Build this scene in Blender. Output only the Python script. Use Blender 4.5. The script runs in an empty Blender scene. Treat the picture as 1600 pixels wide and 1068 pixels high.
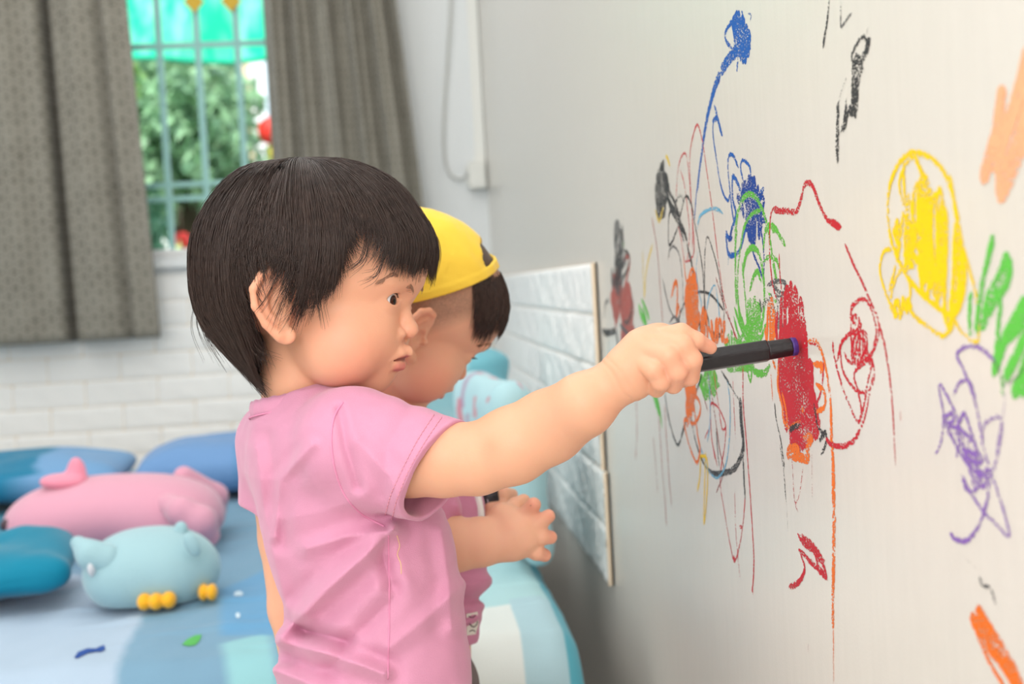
import bpy, bmesh, math, random
import numpy as np
from mathutils import Vector, Matrix
from mathutils.bvhtree import BVHTree

random.seed(7); rng = np.random.default_rng(7)
S = bpy.context.scene
COL = S.collection

# ------------------------------------------------------------------ camera
F = 2000.0                      # focal length in pixels of a 1600 x 1068 frame
H = 0.82                        # camera height
D = 0.31                        # distance from the camera to the drawn-on wall
dy_ = np.array([(615 - 800) / F, (534 - 455) / F, -1.0]); dy_ /= np.linalg.norm(dy_)
up_ = np.array([-0.054, 1.0, 0.0]); up_[2] = -(up_[0] * dy_[0] + up_[1] * dy_[1]) / dy_[2]
up_ /= np.linalg.norm(up_)
dx_ = np.cross(dy_, up_)
RC = np.array([dx_, dy_, up_])  # camera axes -> world: world = RC @ cam
CAM = np.array([0.0, 0.0, H])
cd = bpy.data.cameras.new('camera'); cam = bpy.data.objects.new('camera', cd); COL.objects.link(cam)
M4 = Matrix.Identity(4)
for i in range(3):
    for j in range(3):
        M4[i][j] = RC[i, j]
M4.translation = Vector(CAM)
cam.matrix_world = M4
cd.sensor_width = 36.0; cd.lens = F * 36.0 / 1600.0
cd.clip_start = 0.02; cd.clip_end = 200
cd.dof.use_dof = True; cd.dof.focus_distance = 1.03; cd.dof.aperture_fstop = 5.8
S.camera = cam
RIGHT, UP, FWD = RC[:, 0], RC[:, 1], -RC[:, 2]

def ray(px, py):
    return RC @ np.array([(px - 800) / F, (534 - py) / F, -1.0])
def at(px, py, Y):
    d = ray(px, py); return CAM + d * (Y / d[1])
def on_wall(px, py, off=0.0):
    d = ray(px, py); return CAM + d * ((D - off) / d[0])
def on_z(px, py, z):
    d = ray(px, py); return CAM + d * ((z - H) / d[2])

# ------------------------------------------------------------------ world, lights, exposure
S.view_settings.view_transform = 'Standard'; S.view_settings.look = 'None'
S.cycles.transparent_max_bounces = 64
S.view_settings.exposure = -0.06; S.view_settings.gamma = 1.0; S.view_settings.use_curve_mapping = False
W = bpy.data.worlds.new('sky'); S.world = W; W.use_nodes = True
wn = W.node_tree; wn.nodes.clear()
wo = wn.nodes.new('ShaderNodeOutputWorld'); wb = wn.nodes.new('ShaderNodeBackground')
sk = wn.nodes.new('ShaderNodeTexSky'); sk.sky_type = 'NISHITA'; sk.sun_disc = False
sk.sun_elevation = math.radians(50); sk.sun_rotation = math.radians(200)
wb.inputs['Strength'].default_value = 0.42
wx = wn.nodes.new('ShaderNodeMix'); wx.data_type = 'RGBA'; wx.inputs[0].default_value = .55; wx.inputs[7].default_value = (2.6, 2.75, 2.8, 1)
wn.links.new(sk.outputs[0], wx.inputs[6]); wn.links.new(wx.outputs[2], wb.inputs[0]); wn.links.new(wb.outputs[0], wo.inputs[0])

def light(name, kind, loc, target, energy, size=None, size_y=None, color=(1, 1, 1)):
    l = bpy.data.lights.new(name, kind); l.energy = energy; l.color = color
    if kind == 'AREA':
        l.shape = 'RECTANGLE'; l.size = size; l.size_y = size_y or size
    o = bpy.data.objects.new(name, l); COL.objects.link(o); o.location = loc
    o.rotation_euler = (Vector(target) - Vector(loc)).to_track_quat('-Z', 'Y').to_euler()
    return o
light('ceiling_bounce', 'AREA', (-1.0, 1.3, 2.46), (-1.0, 1.3, 0), 62, 2.7, 4.6, (1.0, 0.985, 0.96))  # added area light standing in for flash bounced off the ceiling; no fitting there
light('bounce_flash', 'AREA', (-0.62, -1.6, 1.6), (-0.1, 1.5, 0.8), 46, 1.7, 1.4, (1.0, 0.98, 0.95))
sun = light('sun', 'SUN', (0, 0, 8), (1.5, 6, 0), 5.5, color=(1, .96, .9)); sun.data.angle = 0.02

# ------------------------------------------------------------------ helpers
def lin(r, g, b):
    f = lambda c: (c / 12.92 if c <= .04045 else ((c + .055) / 1.055) ** 2.4)
    return (f(r / 255), f(g / 255), f(b / 255))
MATS = {}
def mat(name, col, rough=0.6, spec=0.4, sss=0.0, sheen=0.0, var=0.0, var_scale=20, bump=0.0, bump_scale=200,
        metal=0.0, attr=None, coat=0.0, sss_rad=(1, .35, .2), sss_scale=0.006, detail=3.0):
    if name in MATS: return MATS[name]
    m = bpy.data.materials.new(name); m.use_nodes = True; nt = m.node_tree
    b = nt.nodes['Principled BSDF']
    b.inputs['Roughness'].default_value = rough; b.inputs['Specular IOR Level'].default_value = spec
    b.inputs['Metallic'].default_value = metal
    b.inputs['Coat Weight'].default_value = coat
    if sss:
        b.inputs['Subsurface Weight'].default_value = sss
        b.inputs['Subsurface Radius'].default_value = sss_rad; b.inputs['Subsurface Scale'].default_value = sss_scale
    if sheen:
        b.inputs['Sheen Weight'].default_value = sheen; b.inputs['Sheen Roughness'].default_value = 0.4
    tc = nt.nodes.new('ShaderNodeTexCoord')
    src = None
    if attr:
        a = nt.nodes.new('ShaderNodeAttribute'); a.attribute_name = attr; src = a.outputs['Color']
    if var:
        n = nt.nodes.new('ShaderNodeTexNoise'); n.inputs['Scale'].default_value = var_scale; n.inputs['Detail'].default_value = 4
        nt.links.new(tc.outputs['Object'], n.inputs['Vector'])
        mr = nt.nodes.new('ShaderNodeMapRange'); mr.inputs['From Min'].default_value = .3; mr.inputs['From Max'].default_value = .7
        mr.inputs['To Min'].default_value = 1 - var; mr.inputs['To Max'].default_value = 1 + var
        nt.links.new(n.outputs['Fac'], mr.inputs['Value'])
        mx = nt.nodes.new('ShaderNodeMix'); mx.data_type = 'RGBA'; mx.blend_type = 'MULTIPLY'; mx.inputs[0].default_value = 1
        if src: nt.links.new(src, mx.inputs[6])
        else: mx.inputs[6].default_value = (*col, 1)
        nt.links.new(mr.outputs[0], mx.inputs[7]); src = mx.outputs[2]
    if src: nt.links.new(src, b.inputs['Base Color'])
    else: b.inputs['Base Color'].default_value = (*col, 1)
    if bump:
        n = nt.nodes.new('ShaderNodeTexNoise'); n.inputs['Scale'].default_value = bump_scale; n.inputs['Detail'].default_value = detail
        nt.links.new(tc.outputs['Object'], n.inputs['Vector'])
        bp = nt.nodes.new('ShaderNodeBump'); bp.inputs['Strength'].default_value = bump; bp.inputs['Distance'].default_value = 0.002
        nt.links.new(n.outputs['Fac'], bp.inputs['Height']); nt.links.new(bp.outputs[0], b.inputs['Normal'])
    MATS[name] = m; return m

def link(name, me, m, parent=None, loc=None):
    o = bpy.data.objects.new(name, me); COL.objects.link(o)
    if m is not None:
        for mm in (m if isinstance(m, (list, tuple)) else [m]): me.materials.append(mm)
    if parent is not None: o.parent = parent; o.matrix_parent_inverse = parent.matrix_world.inverted() if False else Matrix.Translation(-parent.location) if parent.parent is None else Matrix.Identity(4)
    return o
def mesh_from(name, v, f, m, parent=None, smooth=True):
    me = bpy.data.meshes.new(name)
    v = np.asarray(v, dtype=np.float32)
    if isinstance(f, np.ndarray) and f.ndim == 2:
        n = f.shape[1]
        me.vertices.add(len(v)); me.vertices.foreach_set('co', v.ravel())
        me.loops.add(f.size); me.loops.foreach_set('vertex_index', f.astype(np.int32).ravel())
        me.polygons.add(len(f)); me.polygons.foreach_set('loop_start', np.arange(0, f.size, n, dtype=np.int32))
        me.update(calc_edges=True)
    else:
        me.from_pydata([tuple(map(float, p)) for p in v], [], [tuple(int(i) for i in q) for q in f]); me.update()
    if smooth: me.polygons.foreach_set('use_smooth', np.ones(len(me.polygons), dtype=bool))
    return link(name, me, m, parent)
def tag(o, label=None, cat=None, group=None, kind=None):
    if label: o['label'] = label
    if cat: o['category'] = cat
    if group: o['group'] = group
    if kind: o['kind'] = kind
    return o
def thing(name, label, cat, loc=(0, 0, 0), group=None):
    o = bpy.data.objects.new(name, None); COL.objects.link(o); o.location = [float(c) for c in loc]
    o.empty_display_size = 0.05
    return tag(o, label, cat, group)
def bm_obj(name, bm, m, parent=None, smooth=False):
    me = bpy.data.meshes.new(name); bmesh.ops.recalc_face_normals(bm, faces=bm.faces); bm.to_mesh(me); bm.free()
    if smooth: me.polygons.foreach_set('use_smooth', np.ones(len(me.polygons), dtype=bool))
    return link(name, me, m, parent)
def add_box(bm, lo, hi, bevel=0.0, seg=2):
    r = bmesh.ops.create_cube(bm, size=1.0); vs = r['verts']
    for v in vs:
        for k in range(3): v.co[k] = lo[k] + (v.co[k] + .5) * (hi[k] - lo[k])
    if bevel:
        es = list({e for v in vs for e in v.link_edges})
        bmesh.ops.bevel(bm, geom=es, offset=bevel, segments=seg, profile=0.5, affect='EDGES')
def box(name, lo, hi, m, parent=None, bevel=0.0):
    bm = bmesh.new(); add_box(bm, lo, hi, bevel); return bm_obj(name, bm, m, parent)
def catmull(pts, n):
    p = np.asarray(pts, float)
    if len(p) < 3:
        t = np.linspace(0, 1, n)[:, None]; return p[0] * (1 - t) + p[-1] * t
    P = np.vstack([2 * p[0] - p[1], p, 2 * p[-1] - p[-2]])
    t = np.linspace(0, len(p) - 1 - 1e-6, n); i = t.astype(int); u = (t - i)[:, None]
    a, b, c, d = P[i], P[i + 1], P[i + 2], P[i + 3]
    return .5 * (2 * b + (c - a) * u + (2 * a - 5 * b + 4 * c - d) * u ** 2 + (3 * b - a - 3 * c + d) * u ** 3)
def tube_data(path, rad, sides=8, caps=True):
    p = np.asarray(path, float); n = len(p); r = np.broadcast_to(np.asarray(rad, float), (n,))
    t = np.gradient(p, axis=0); t /= np.linalg.norm(t, axis=1)[:, None] + 1e-12
    ref = np.array([0.0, 0, 1]) if abs(t[0][2]) < .9 else np.array([1.0, 0, 0])
    V = []; nrm = np.cross(t[0], ref); nrm /= np.linalg.norm(nrm)
    for i in range(n):
        nrm = nrm - t[i] * np.dot(nrm, t[i]); nrm /= np.linalg.norm(nrm) + 1e-12
        bn = np.cross(t[i], nrm)
        for k in range(sides):
            a = 2 * math.pi * k / sides
            V.append(p[i] + r[i] * (math.cos(a) * nrm + math.sin(a) * bn))
    Fc = []
    for i in range(n - 1):
        for k in range(sides):
            k2 = (k + 1) % sides
            Fc.append((i * sides + k, i * sides + k2, (i + 1) * sides + k2, (i + 1) * sides + k))
    if caps:
        Fc.append(tuple(range(sides))[::-1]); Fc.append(tuple((n - 1) * sides + k for k in range(sides)))
    return V, Fc
def tube(name, path, rad, m, parent=None, sides=8):
    v, f = tube_data(path, rad, sides); return mesh_from(name, v, f, m, parent)

# ---- signed-distance modelling: smooth solids turned into one continuous mesh
def smin(a, b, k):
    h = np.clip(.5 + .5 * (b - a) / k, 0, 1); return b + (a - b) * h - k * h * (1 - h)
def smax(a, b, k): return -smin(-a, -b, k)
def sd_ell(P, c, r, R=None):
    q = P - np.asarray(c, np.float32)
    if R is not None: q = q @ np.asarray(R, np.float32)
    r = np.asarray(r, np.float32)
    k0 = np.sqrt(((q / r) ** 2).sum(1)); k1 = np.sqrt(((q / (r * r)) ** 2).sum(1))
    return np.where(k0 < 1e-4, -r.min(), k0 * (k0 - 1) / np.maximum(k1, 1e-9)).astype(np.float32)
def sd_sph(P, c, r): return np.sqrt(((P - np.asarray(c, np.float32)) ** 2).sum(1)) - r
def sd_cap(P, a, b, ra, rb=None):
    a = np.asarray(a, np.float32); b = np.asarray(b, np.float32); rb = ra if rb is None else rb
    ab = b - a; t = np.clip(((P - a) @ ab) / max(float(ab @ ab), 1e-12), 0, 1)
    q = P - a - t[:, None] * ab
    return np.sqrt((q * q).sum(1)) - (ra + (rb - ra) * t)
def sd_chain(P, pts, rads, k=0.004):
    d = None
    for i in range(len(pts) - 1):
        e = sd_cap(P, pts[i], pts[i + 1], rads[i], rads[i + 1]); d = e if d is None else smin(d, e, k)
    return d
def surf_nets(f, lo, hi, h):
    lo = np.asarray(lo, float); hi = np.asarray(hi, float)
    n = (np.ceil((hi - lo) / h / 4).astype(int) * 4 + 1)
    nc = (n - 1) // 4 + 1
    ax = [lo[k] + 4 * h * np.arange(nc[k]) for k in range(3)]
    G = np.stack(np.meshgrid(*ax, indexing='ij'), -1).reshape(-1, 3).astype(np.float32)
    def ev(Q):
        out = np.empty(len(Q), np.float32)
        for i in range(0, len(Q), 150000): out[i:i + 150000] = f(Q[i:i + 150000])
        return out
    C = ev(G).reshape(nc)
    near = np.abs(C) < 4 * h * 2.4
    Fd = np.repeat(np.repeat(np.repeat(np.where(C < 0, -9.0, 9.0).astype(np.float32), 4, 0), 4, 1), 4, 2)
    Nr = np.repeat(np.repeat(np.repeat(near, 4, 0), 4, 1), 4, 2)
    # centre the coarse cells on their nodes
    Fd = Fd[2:2 + n[0], 2:2 + n[1], 2:2 + n[2]] if False else np.pad(Fd, 2, mode='edge')[4:4 + n[0], 4:4 + n[1], 4:4 + n[2]]
    Nr = np.pad(Nr, 2, mode='edge')[4:4 + n[0], 4:4 + n[1], 4:4 + n[2]]
    ii = np.argwhere(Nr)
    Fd = np.ascontiguousarray(Fd); Fd[Nr] = ev((lo + ii * h).astype(np.float32))
    s = Fd < 0
    cnt = np.zeros(tuple(n - 1), np.int8)
    corners = [(a, b, c) for a in (0, 1) for b in (0, 1) for c in (0, 1)]
    sl = lambda A, o: A[o[0]:o[0] + n[0] - 1, o[1]:o[1] + n[1] - 1, o[2]:o[2] + n[2] - 1]
    for o in corners: cnt += sl(s, o)
    act = np.argwhere((cnt > 0) & (cnt < 8))
    idx = np.full(tuple(n - 1), -1, np.int32); idx[act[:, 0], act[:, 1], act[:, 2]] = np.arange(len(act))
    acc = np.zeros((len(act), 3)); num = np.zeros(len(act))
    for o in corners:
        for k in range(3):
            if o[k]: continue
            o2 = list(o); o2[k] = 1
            va = Fd[act[:, 0] + o[0], act[:, 1] + o[1], act[:, 2] + o[2]]; vb = Fd[act[:, 0] + o2[0], act[:, 1] + o2[1], act[:, 2] + o2[2]]
            m = (va < 0) != (vb < 0)
            t = np.where(m, va / np.where(m, va - vb, 1), 0)
            q = np.zeros((len(act), 3)) + np.array(o, float); q[:, k] += t
            acc += np.where(m[:, None], q, 0); num += m
    V = lo + (act + acc / np.maximum(num, 1)[:, None]) * h
    Q = []
    for k in range(3):
        a, b = [x for x in range(3) if x != k]
        s0 = [slice(None)] * 3; s1 = [slice(None)] * 3
        s0[k] = slice(0, n[k] - 1); s1[k] = slice(1, n[k])
        for ax_ in (a, b):
            s0[ax_] = slice(1, n[ax_] - 1); s1[ax_] = slice(1, n[ax_] - 1)
        A = s[tuple(s0)]; B = s[tuple(s1)]
        e = np.argwhere(A != B)
        if not len(e): continue
        fl = A[e[:, 0], e[:, 1], e[:, 2]]
        e = e.copy(); e[:, a] += 1; e[:, b] += 1
        def cell(da, db):
            c = e.copy(); c[:, a] -= da; c[:, b] -= db; return idx[c[:, 0], c[:, 1], c[:, 2]]
        q = np.stack([cell(1, 1), cell(0, 1), cell(0, 0), cell(1, 0)], 1)
        if k == 1: fl = ~fl
        q[~fl] = q[~fl][:, ::-1]; q = q[(q >= 0).all(1)]; Q.append(q)
    return V.astype(np.float32), np.concatenate(Q)
def sdf_obj(name, f, lo, hi, h, m, parent=None):
    v, q = surf_nets(f, lo, hi, h); return mesh_from(name, v, q, m, parent)
def wav(P, sc, seed=0):
    r = np.random.default_rng(seed); o = 0
    for i in range(5):
        k = r.normal(size=3); k = k / np.linalg.norm(k) * sc * (1 + .6 * i); o = o + np.sin(P @ k.astype(np.float32) + r.uniform(0, 6.28)) / (1 + .7 * i)
    return o / 2.2
def set_col(o, c):
    me = o.data; a = me.color_attributes.new('pigment', 'FLOAT_COLOR', 'POINT')
    a.data.foreach_set('color', np.concatenate([np.asarray(c, np.float32), np.ones((len(c), 1), np.float32)], 1).ravel())

# ================================================================== the room
YB = 4.0                                    # back wall
XL, YF, ZC = -2.7, -2.0, 2.5
def wall_mat(name, col, fib=True):
    m = bpy.data.materials.new(name); m.use_nodes = True; nt = m.node_tree; b = nt.nodes['Principled BSDF']
    b.inputs['Roughness'].default_value = .25; b.inputs['Specular IOR Level'].default_value = .5
    tc = nt.nodes.new('ShaderNodeTexCoord'); mp = nt.nodes.new('ShaderNodeMapping'); mp.inputs['Scale'].default_value = (300, 90, 12)
    n = nt.nodes.new('ShaderNodeTexNoise'); n.inputs['Scale'].default_value = 1; n.inputs['Detail'].default_value = 5
    nt.links.new(tc.outputs['Object'], mp.inputs[0]); nt.links.new(mp.outputs[0], n.inputs['Vector'])
    n2 = nt.nodes.new('ShaderNodeTexNoise'); n2.inputs['Scale'].default_value = 420; n2.inputs['Detail'].default_value = 3
    nt.links.new(tc.outputs['Object'], n2.inputs['Vector'])
    ad = nt.nodes.new('ShaderNodeMath'); ad.operation = 'ADD'
    nt.links.new(n.outputs['Fac'], ad.inputs[0]); nt.links.new(n2.outputs['Fac'], ad.inputs[1])
    bp = nt.nodes.new('ShaderNodeBump'); bp.inputs['Strength'].default_value = .1; bp.inputs['Distance'].default_value = .001
    nt.links.new(ad.outputs[0], bp.inputs['Height']); nt.links.new(bp.outputs[0], b.inputs['Normal'])
    mr = nt.nodes.new('ShaderNodeMapRange'); mr.inputs['From Min'].default_value = .3; mr.inputs['From Max'].default_value = .7
    mr.inputs['To Min'].default_value = .985; mr.inputs['To Max'].default_value = 1.012
    nt.links.new(n.outputs['Fac'], mr.inputs[0])
    mx = nt.nodes.new('ShaderNodeMix'); mx.data_type = 'RGBA'; mx.blend_type = 'MULTIPLY'; mx.inputs[0].default_value = 1; mx.inputs[6].default_value = (*col, 1)
    nt.links.new(mr.outputs[0], mx.inputs[7]); nt.links.new(mx.outputs[2], b.inputs['Base Color'])
    return m
M_paper = wall_mat('wallpaper', lin(226, 221, 213))
M_paint = mat('wall_paint', lin(230, 233, 234), .6, .3, bump=.1, bump_scale=60)
M_ceil = mat('ceiling_paint', lin(240, 240, 238), .8)
M_floor = mat('floor_tile', lin(214, 208, 200), .35, .5, var=.08, var_scale=6)
M_foam = mat('foam_brick', lin(246, 246, 244), .5, .4, bump=.18, bump_scale=90)
M_foamedge = mat('foam_core', lin(233, 214, 188), .7)
def struct(name, lo, hi, m):
    return tag(box(name, lo, hi, m), kind='structure')
tag(struct('wall_right', (D, YF, 0), (D + .1, YB + .12, ZC), M_paper))
struct('wall_left', (XL - .1, YF, 0), (XL, YB + .12, ZC), M_paint)
struct('wall_front', (XL - .1, YF - .1, 0), (D + .1, YF, ZC), M_paint)
struct('floor', (XL - .1, YF - .1, -.08), (D + .1, YB + .12, 0), M_floor)
struct('ceiling', (XL - .1, YF - .1, ZC), (D + .1, YB + .12, ZC + .08), M_ceil)
WX0, WX1, WZ0, WZ1 = -1.22, -.17, .957, 2.12
bm = bmesh.new()
add_box(bm, (XL, YB, 0), (WX0, YB + .12, ZC)); add_box(bm, (WX1, YB, 0), (D, YB + .12, ZC))
add_box(bm, (WX0, YB, 0), (WX1, YB + .12, WZ0)); add_box(bm, (WX0, YB, WZ1), (WX1, YB + .12, ZC))
tag(bm_obj('wall_back', bm, M_paint), kind='structure')
# corner conduit
tag(box('trim_1', (D - .035, YB - .022, H + .34), (D - .003, YB, ZC), mat('plastic_white', lin(235, 235, 230), .4)), kind='structure')

# window: frame, sill, teal security grille with gilt diamonds
M_teal = mat('grille_paint', lin(150, 200, 194), .4)
M_gold = mat('grille_gilt', lin(196, 160, 40), .4, metal=.2)
win = thing('window_1', 'window with teal security bars between the two grey curtains', 'window', ((WX0 + WX1) / 2, YB + .06, WZ0)); win['kind'] = 'structure'
del win['category']
bm = bmesh.new()
for lo, hi in (((WX0, YB + .03, WZ0), (WX0 + .05, YB + .09, WZ1)), ((WX1 - .05, YB + .03, WZ0), (WX1, YB + .09, WZ1)),
               ((WX0 + .05, YB + .03, WZ1 - .05), (WX1 - .05, YB + .09, WZ1)), ((WX0 + .05, YB + .03, WZ0), (WX1 - .05, YB + .09, WZ0 + .03))):
    add_box(bm, lo, hi)
bm_obj('window_frame', bm, mat('frame_white', lin(238, 240, 240), .4), win)
box('window_sill', (WX0 - .02, YB - .03, WZ0 - .03), (WX1 + .02, YB + .05, WZ0), M_paint, win, .004)
for px in (181, 252, 312, 374, 433):
    a = at(px - 4, 60, YB + .11)
    box('grille_bar', (a[0] - .009, YB + .1, WZ0 + .03), (a[0] + .009, YB + .118, WZ1 - .05), M_teal, win)
for (px, py) in ((330, 286), (330, 308), (320, 70)):
    a = at(px, py, YB + .11)
    box('grille_rail', (WX0 + .05, YB + .103, a[2] - .008), (WX1 - .05, YB + .115, a[2] + .008), M_teal, win)
for (px, py) in ((303, 3), (361, 2), (323, 347)):
    a = at(px, py, YB + .095); bm = bmesh.new()
    r = .030
    vs = [bm.verts.new((a[0] + dx * r, YB + yy, a[2] + dz * r * 1.15)) for yy in (.09, .1) for dx, dz in ((1, 0), (0, 1), (-1, 0), (0, -1))]
    bm.faces.new(vs[:4]); bm.faces.new(vs[4:])
    for k in range(4): bm.faces.new((vs[k], vs[(k + 1) % 4], vs[4 + (k + 1) % 4], vs[4 + k]))
    bm_obj('grille_diamond', bm, M_gold, win)

# ---------------------------------------------------------- outdoors
M_leaf = [mat('leaf_a', lin(142, 184, 140), .5, var=.3, var_scale=3), mat('leaf_b', lin(190, 222, 146), .5, var=.3, var_scale=3), mat('leaf_c', lin(122, 172, 138), .5)]
M_bark = mat('bark', lin(92, 78, 62), .9, bump=.6, bump_scale=20)
struct('ground_outside', (-14, YB + .2, -.3), (12, 40, -.2), mat('ground', lin(150, 150, 140), .9, var=.2, var_scale=2))
def leaves(name, m, parent, c, r, n, size, seed):
    g = np.random.default_rng(seed); d = g.normal(size=(n, 3)); d /= np.linalg.norm(d, axis=1)[:, None]
    p = np.asarray(c) + d * np.asarray(r) * (g.uniform(.25, 1, (n, 1)) ** .5) * (1 + .25 * np.sin(d @ np.array([5, 3, 4.0]) * 2)[:, None])
    a = g.normal(size=(n, 3)); a /= np.linalg.norm(a, axis=1)[:, None]; b = np.cross(a, g.normal(size=(n, 3))); b /= np.linalg.norm(b, axis=1)[:, None]
    sz = size * g.uniform(.6, 1.3, (n, 1))
    V = np.stack([p + a * sz, p + b * sz * .5, p - a * sz, p - b * sz * .5], 1).reshape(-1, 3)
    return mesh_from(name, V, np.arange(4 * n).reshape(-1, 4), m, parent, smooth=False)
def tree(label, X, Y, z, r, n, size, mi, seed):
    t = thing('garden_tree', label, 'tree', (X, Y, -.2))
    tube('trunk', [(X, Y, -.2), (X + .05, Y, z * .5), (X, Y, z)], [.14, .11, .07], M_bark, t)
    leaves('foliage', M_leaf[mi], t, (X, Y, z), r, n, size, seed); return t
c = at(275, 190, 9.0); tree('broad dark green tree outside the middle of the window', c[0], 9.0, c[2] - .1, (.55, .8, .62), 5200, .06, 0, 1)
c = at(222, 150, 7.8); tree('lighter green tree outside beside the left curtain', c[0] - .1, 6.9, c[2] + .1, (.24, .3, .5), 2600, .05, 1, 2)
c = at(255, 330, 8.2); tree('low dark tree outside below the level of the double rail', c[0] - .25, 7.75, c[2] - .25, (.33, .2, .4), 2400, .05, 2, 3)
c = at(322, 400, 6.2); b_ = thing('garden_bush', 'low yellow green bush just above the window sill', 'bush', (c[0], 6.2, -.2))
leaves('foliage', M_leaf[1], b_, (c[0], 6.2, c[2] - .33), (.24, .18, .36), 2600, .04, 5)
tube('stem', [(c[0], 6.2, -.2), (c[0], 6.2, c[2] - .4)], .03, M_bark, b_)
# house across the lane
hx = at(452, 200, 12.0); hc = thing('house', 'cream house with white corner pier seen through the right of the window', 'house', (hx[0], 12, -.2))
M_cream = mat('render_cream', lin(226, 208, 176), .8); M_white = mat('render_white', lin(245, 245, 243), .7)
ca = at(347, 200, 12.0); cb = at(520, 200, 12.0); cp0 = at(392, 100, 11.9); cp1 = at(418, 100, 11.9)
box('wall', (ca[0], 12.0, -.2), (cb[0] + .6, 14, 3.2), M_cream, hc)
box('pier', (cp0[0], 11.75, -.2), (cp1[0] + .15, 12.0, 3.9), M_white, hc)
box('upper_wall', (ca[0] + .35, 11.95, 2.9), (cb[0] + .8, 14, 4.4), M_white, hc)
wz0 = at(420, 215, 11.7)[2]; wz1 = at(410, 60, 11.7)[2]; wx0 = at(412, 100, 11.7)[0]
wfr = box('house_window', (wx0, 11.68, wz0), (wx0 + .9, 11.75, wz1), mat('window_blue_frame', lin(190, 212, 222), .4), hc)
box('pane', (wx0 + .07, 11.66, wz0 + .07), (wx0 + .83, 11.69, wz1 - .07), mat('blue_glass', lin(150, 190, 205), .1, .6), wfr)
# tiled porch roof
pr = thing('porch_roof', 'pale red tiled porch roof behind the lower window bars', 'roof', tuple(at(330, 330, 9.8)))
def tile_roof():
    a = at(268, 326, 9.6); b = at(300, 283, 10.6); x0, x1 = a[0], a[0] + 1.7
    V = []; Fc = []; nx, ny = 120, 24
    for j in range(ny + 1):
        t = j / ny
        for i in range(nx + 1):
            s_ = i / nx; x = x0 + (x1 - x0) * s_ + t * .12
            V.append((x, a[1] + (b[1] - a[1]) * t, a[2] + (b[2] - a[2]) * t + .03 * abs(math.sin(s_ * math.pi * 14)) + .02 * (1 - (t * 6) % 1)))
    for j in range(ny):
        for i in range(nx):
            q = j * (nx + 1) + i; Fc.append((q, q + 1, q + nx + 2, q + nx + 1))
    o = mesh_from('roof_tiles', V, Fc, mat('roof_tile', lin(226, 178, 170), .7, var=.25, var_scale=9), pr, False)
    md = o.modifiers.new('s', 'SOLIDIFY'); md.thickness = .04
    box('beam', (x0 + .04, a[1] + .05, a[2] - .16), (x1, a[1] + .13, a[2] - .03), mat('porch_beam', lin(196, 168, 140), .7), pr)
    box('post', (x0 + .95, a[1] + .05, -.2), (x0 + 1.07, a[1] + .13, a[2] - .16), M_cream, pr)
tile_roof()
# lanterns
def lantern(label, px, py, Y, r, hang=None):
    c = at(px, py, Y); t = thing('paper_lantern', label, 'lantern', tuple(c))
    V = []; Fc = []; n, k = 16, 12
    for i in range(k + 1):
        a = math.pi * i / k
        for j in range(n):
            b = 2 * math.pi * j / n; rr = r * (math.sin(a) ** .8 if 0 < i < k else .12) * (1 + .04 * math.cos(j * math.pi))
            V.append((c[0] + rr * math.cos(b), c[1] + rr * math.sin(b), c[2] + r * 1.05 * math.cos(a)))
    for i in range(k):
        for j in range(n): Fc.append((i * n + j, i * n + (j + 1) % n, (i + 1) * n + (j + 1) % n, (i + 1) * n + j))
    mesh_from('lantern_body', V, Fc, mat('lantern_red', lin(226, 58, 46), .5), t)
    tube('tassel', [(c[0], c[1], c[2] - r), (c[0], c[1], c[2] - r * 2.3)], [r * .25, r * .32], mat('tassel_yellow', lin(222, 206, 60), .7), t)
    tube('cord', [(c[0], c[1], c[2] + r), (c[0], c[1], c[2] + r * 4)] + ([hang] if hang else []), .006, M_bark, t)
lantern('large red lantern outside beside the right curtain', 424, 204, 8.5, .085)
lantern('small red lantern outside near the window sill', 284, 376, 7.3, .046, tuple(at(276, 345, 7.72)))
# shade cloth
aw = thing('shade_cloth', 'bright turquoise shade cloth hanging outside the top of the window', 'awning', tuple(at(310, 60, 5.6)))
V = []; Fc = []; nx, ny = 60, 30
for j in range(ny + 1):
    for i in range(nx + 1):
        s_, t = i / nx, j / ny
        px = 150 + 330 * s_; bot = 96 - 8 * abs(s_ - .42) * 2 - (26 if s_ > .8 else 0) * (s_ - .8) / .2
        py = -60 + (bot + 60) * t
        p = at(px, py, 5.6); p[1] += .06 * math.sin(9 * s_ + 2 * t) + .35 * (1 - t)
        V.append(p)
for j in range(ny):
    for i in range(nx):
        q = j * (nx + 1) + i; Fc.append((q, q + 1, q + nx + 2, q + nx + 1))
mm = bpy.data.materials.new('shade_netting'); mm.use_nodes = True; nt = mm.node_tree; b = nt.nodes['Principled BSDF']
b.inputs['Roughness'].default_value = .6
tcx = nt.nodes.new('ShaderNodeTexCoord'); mpx = nt.nodes.new('ShaderNodeMapping'); mpx.inputs['Scale'].default_value = (9, 1, 3); nzx = nt.nodes.new('ShaderNodeTexNoise'); nzx.inputs['Scale'].default_value = 1.6; nzx.inputs['Detail'].default_value = 4
nt.links.new(tcx.outputs['Object'], mpx.inputs[0]); nt.links.new(mpx.outputs[0], nzx.inputs['Vector'])
mrx = nt.nodes.new('ShaderNodeMapRange'); mrx.inputs['From Min'].default_value = .4; mrx.inputs['From Max'].default_value = .68; nt.links.new(nzx.outputs['Fac'], mrx.inputs[0])
mxx = nt.nodes.new('ShaderNodeMix'); mxx.data_type = 'RGBA'; mxx.inputs[6].default_value = (*lin(40, 216, 186), 1); mxx.inputs[7].default_value = (*lin(186, 250, 240), 1)
nt.links.new(mrx.outputs[0], mxx.inputs[0]); nt.links.new(mxx.outputs[2], b.inputs['Base Color'])
tr = nt.nodes.new('ShaderNodeBsdfTranslucent'); tr.inputs[0].default_value = (*lin(60, 240, 205), 1)
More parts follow.
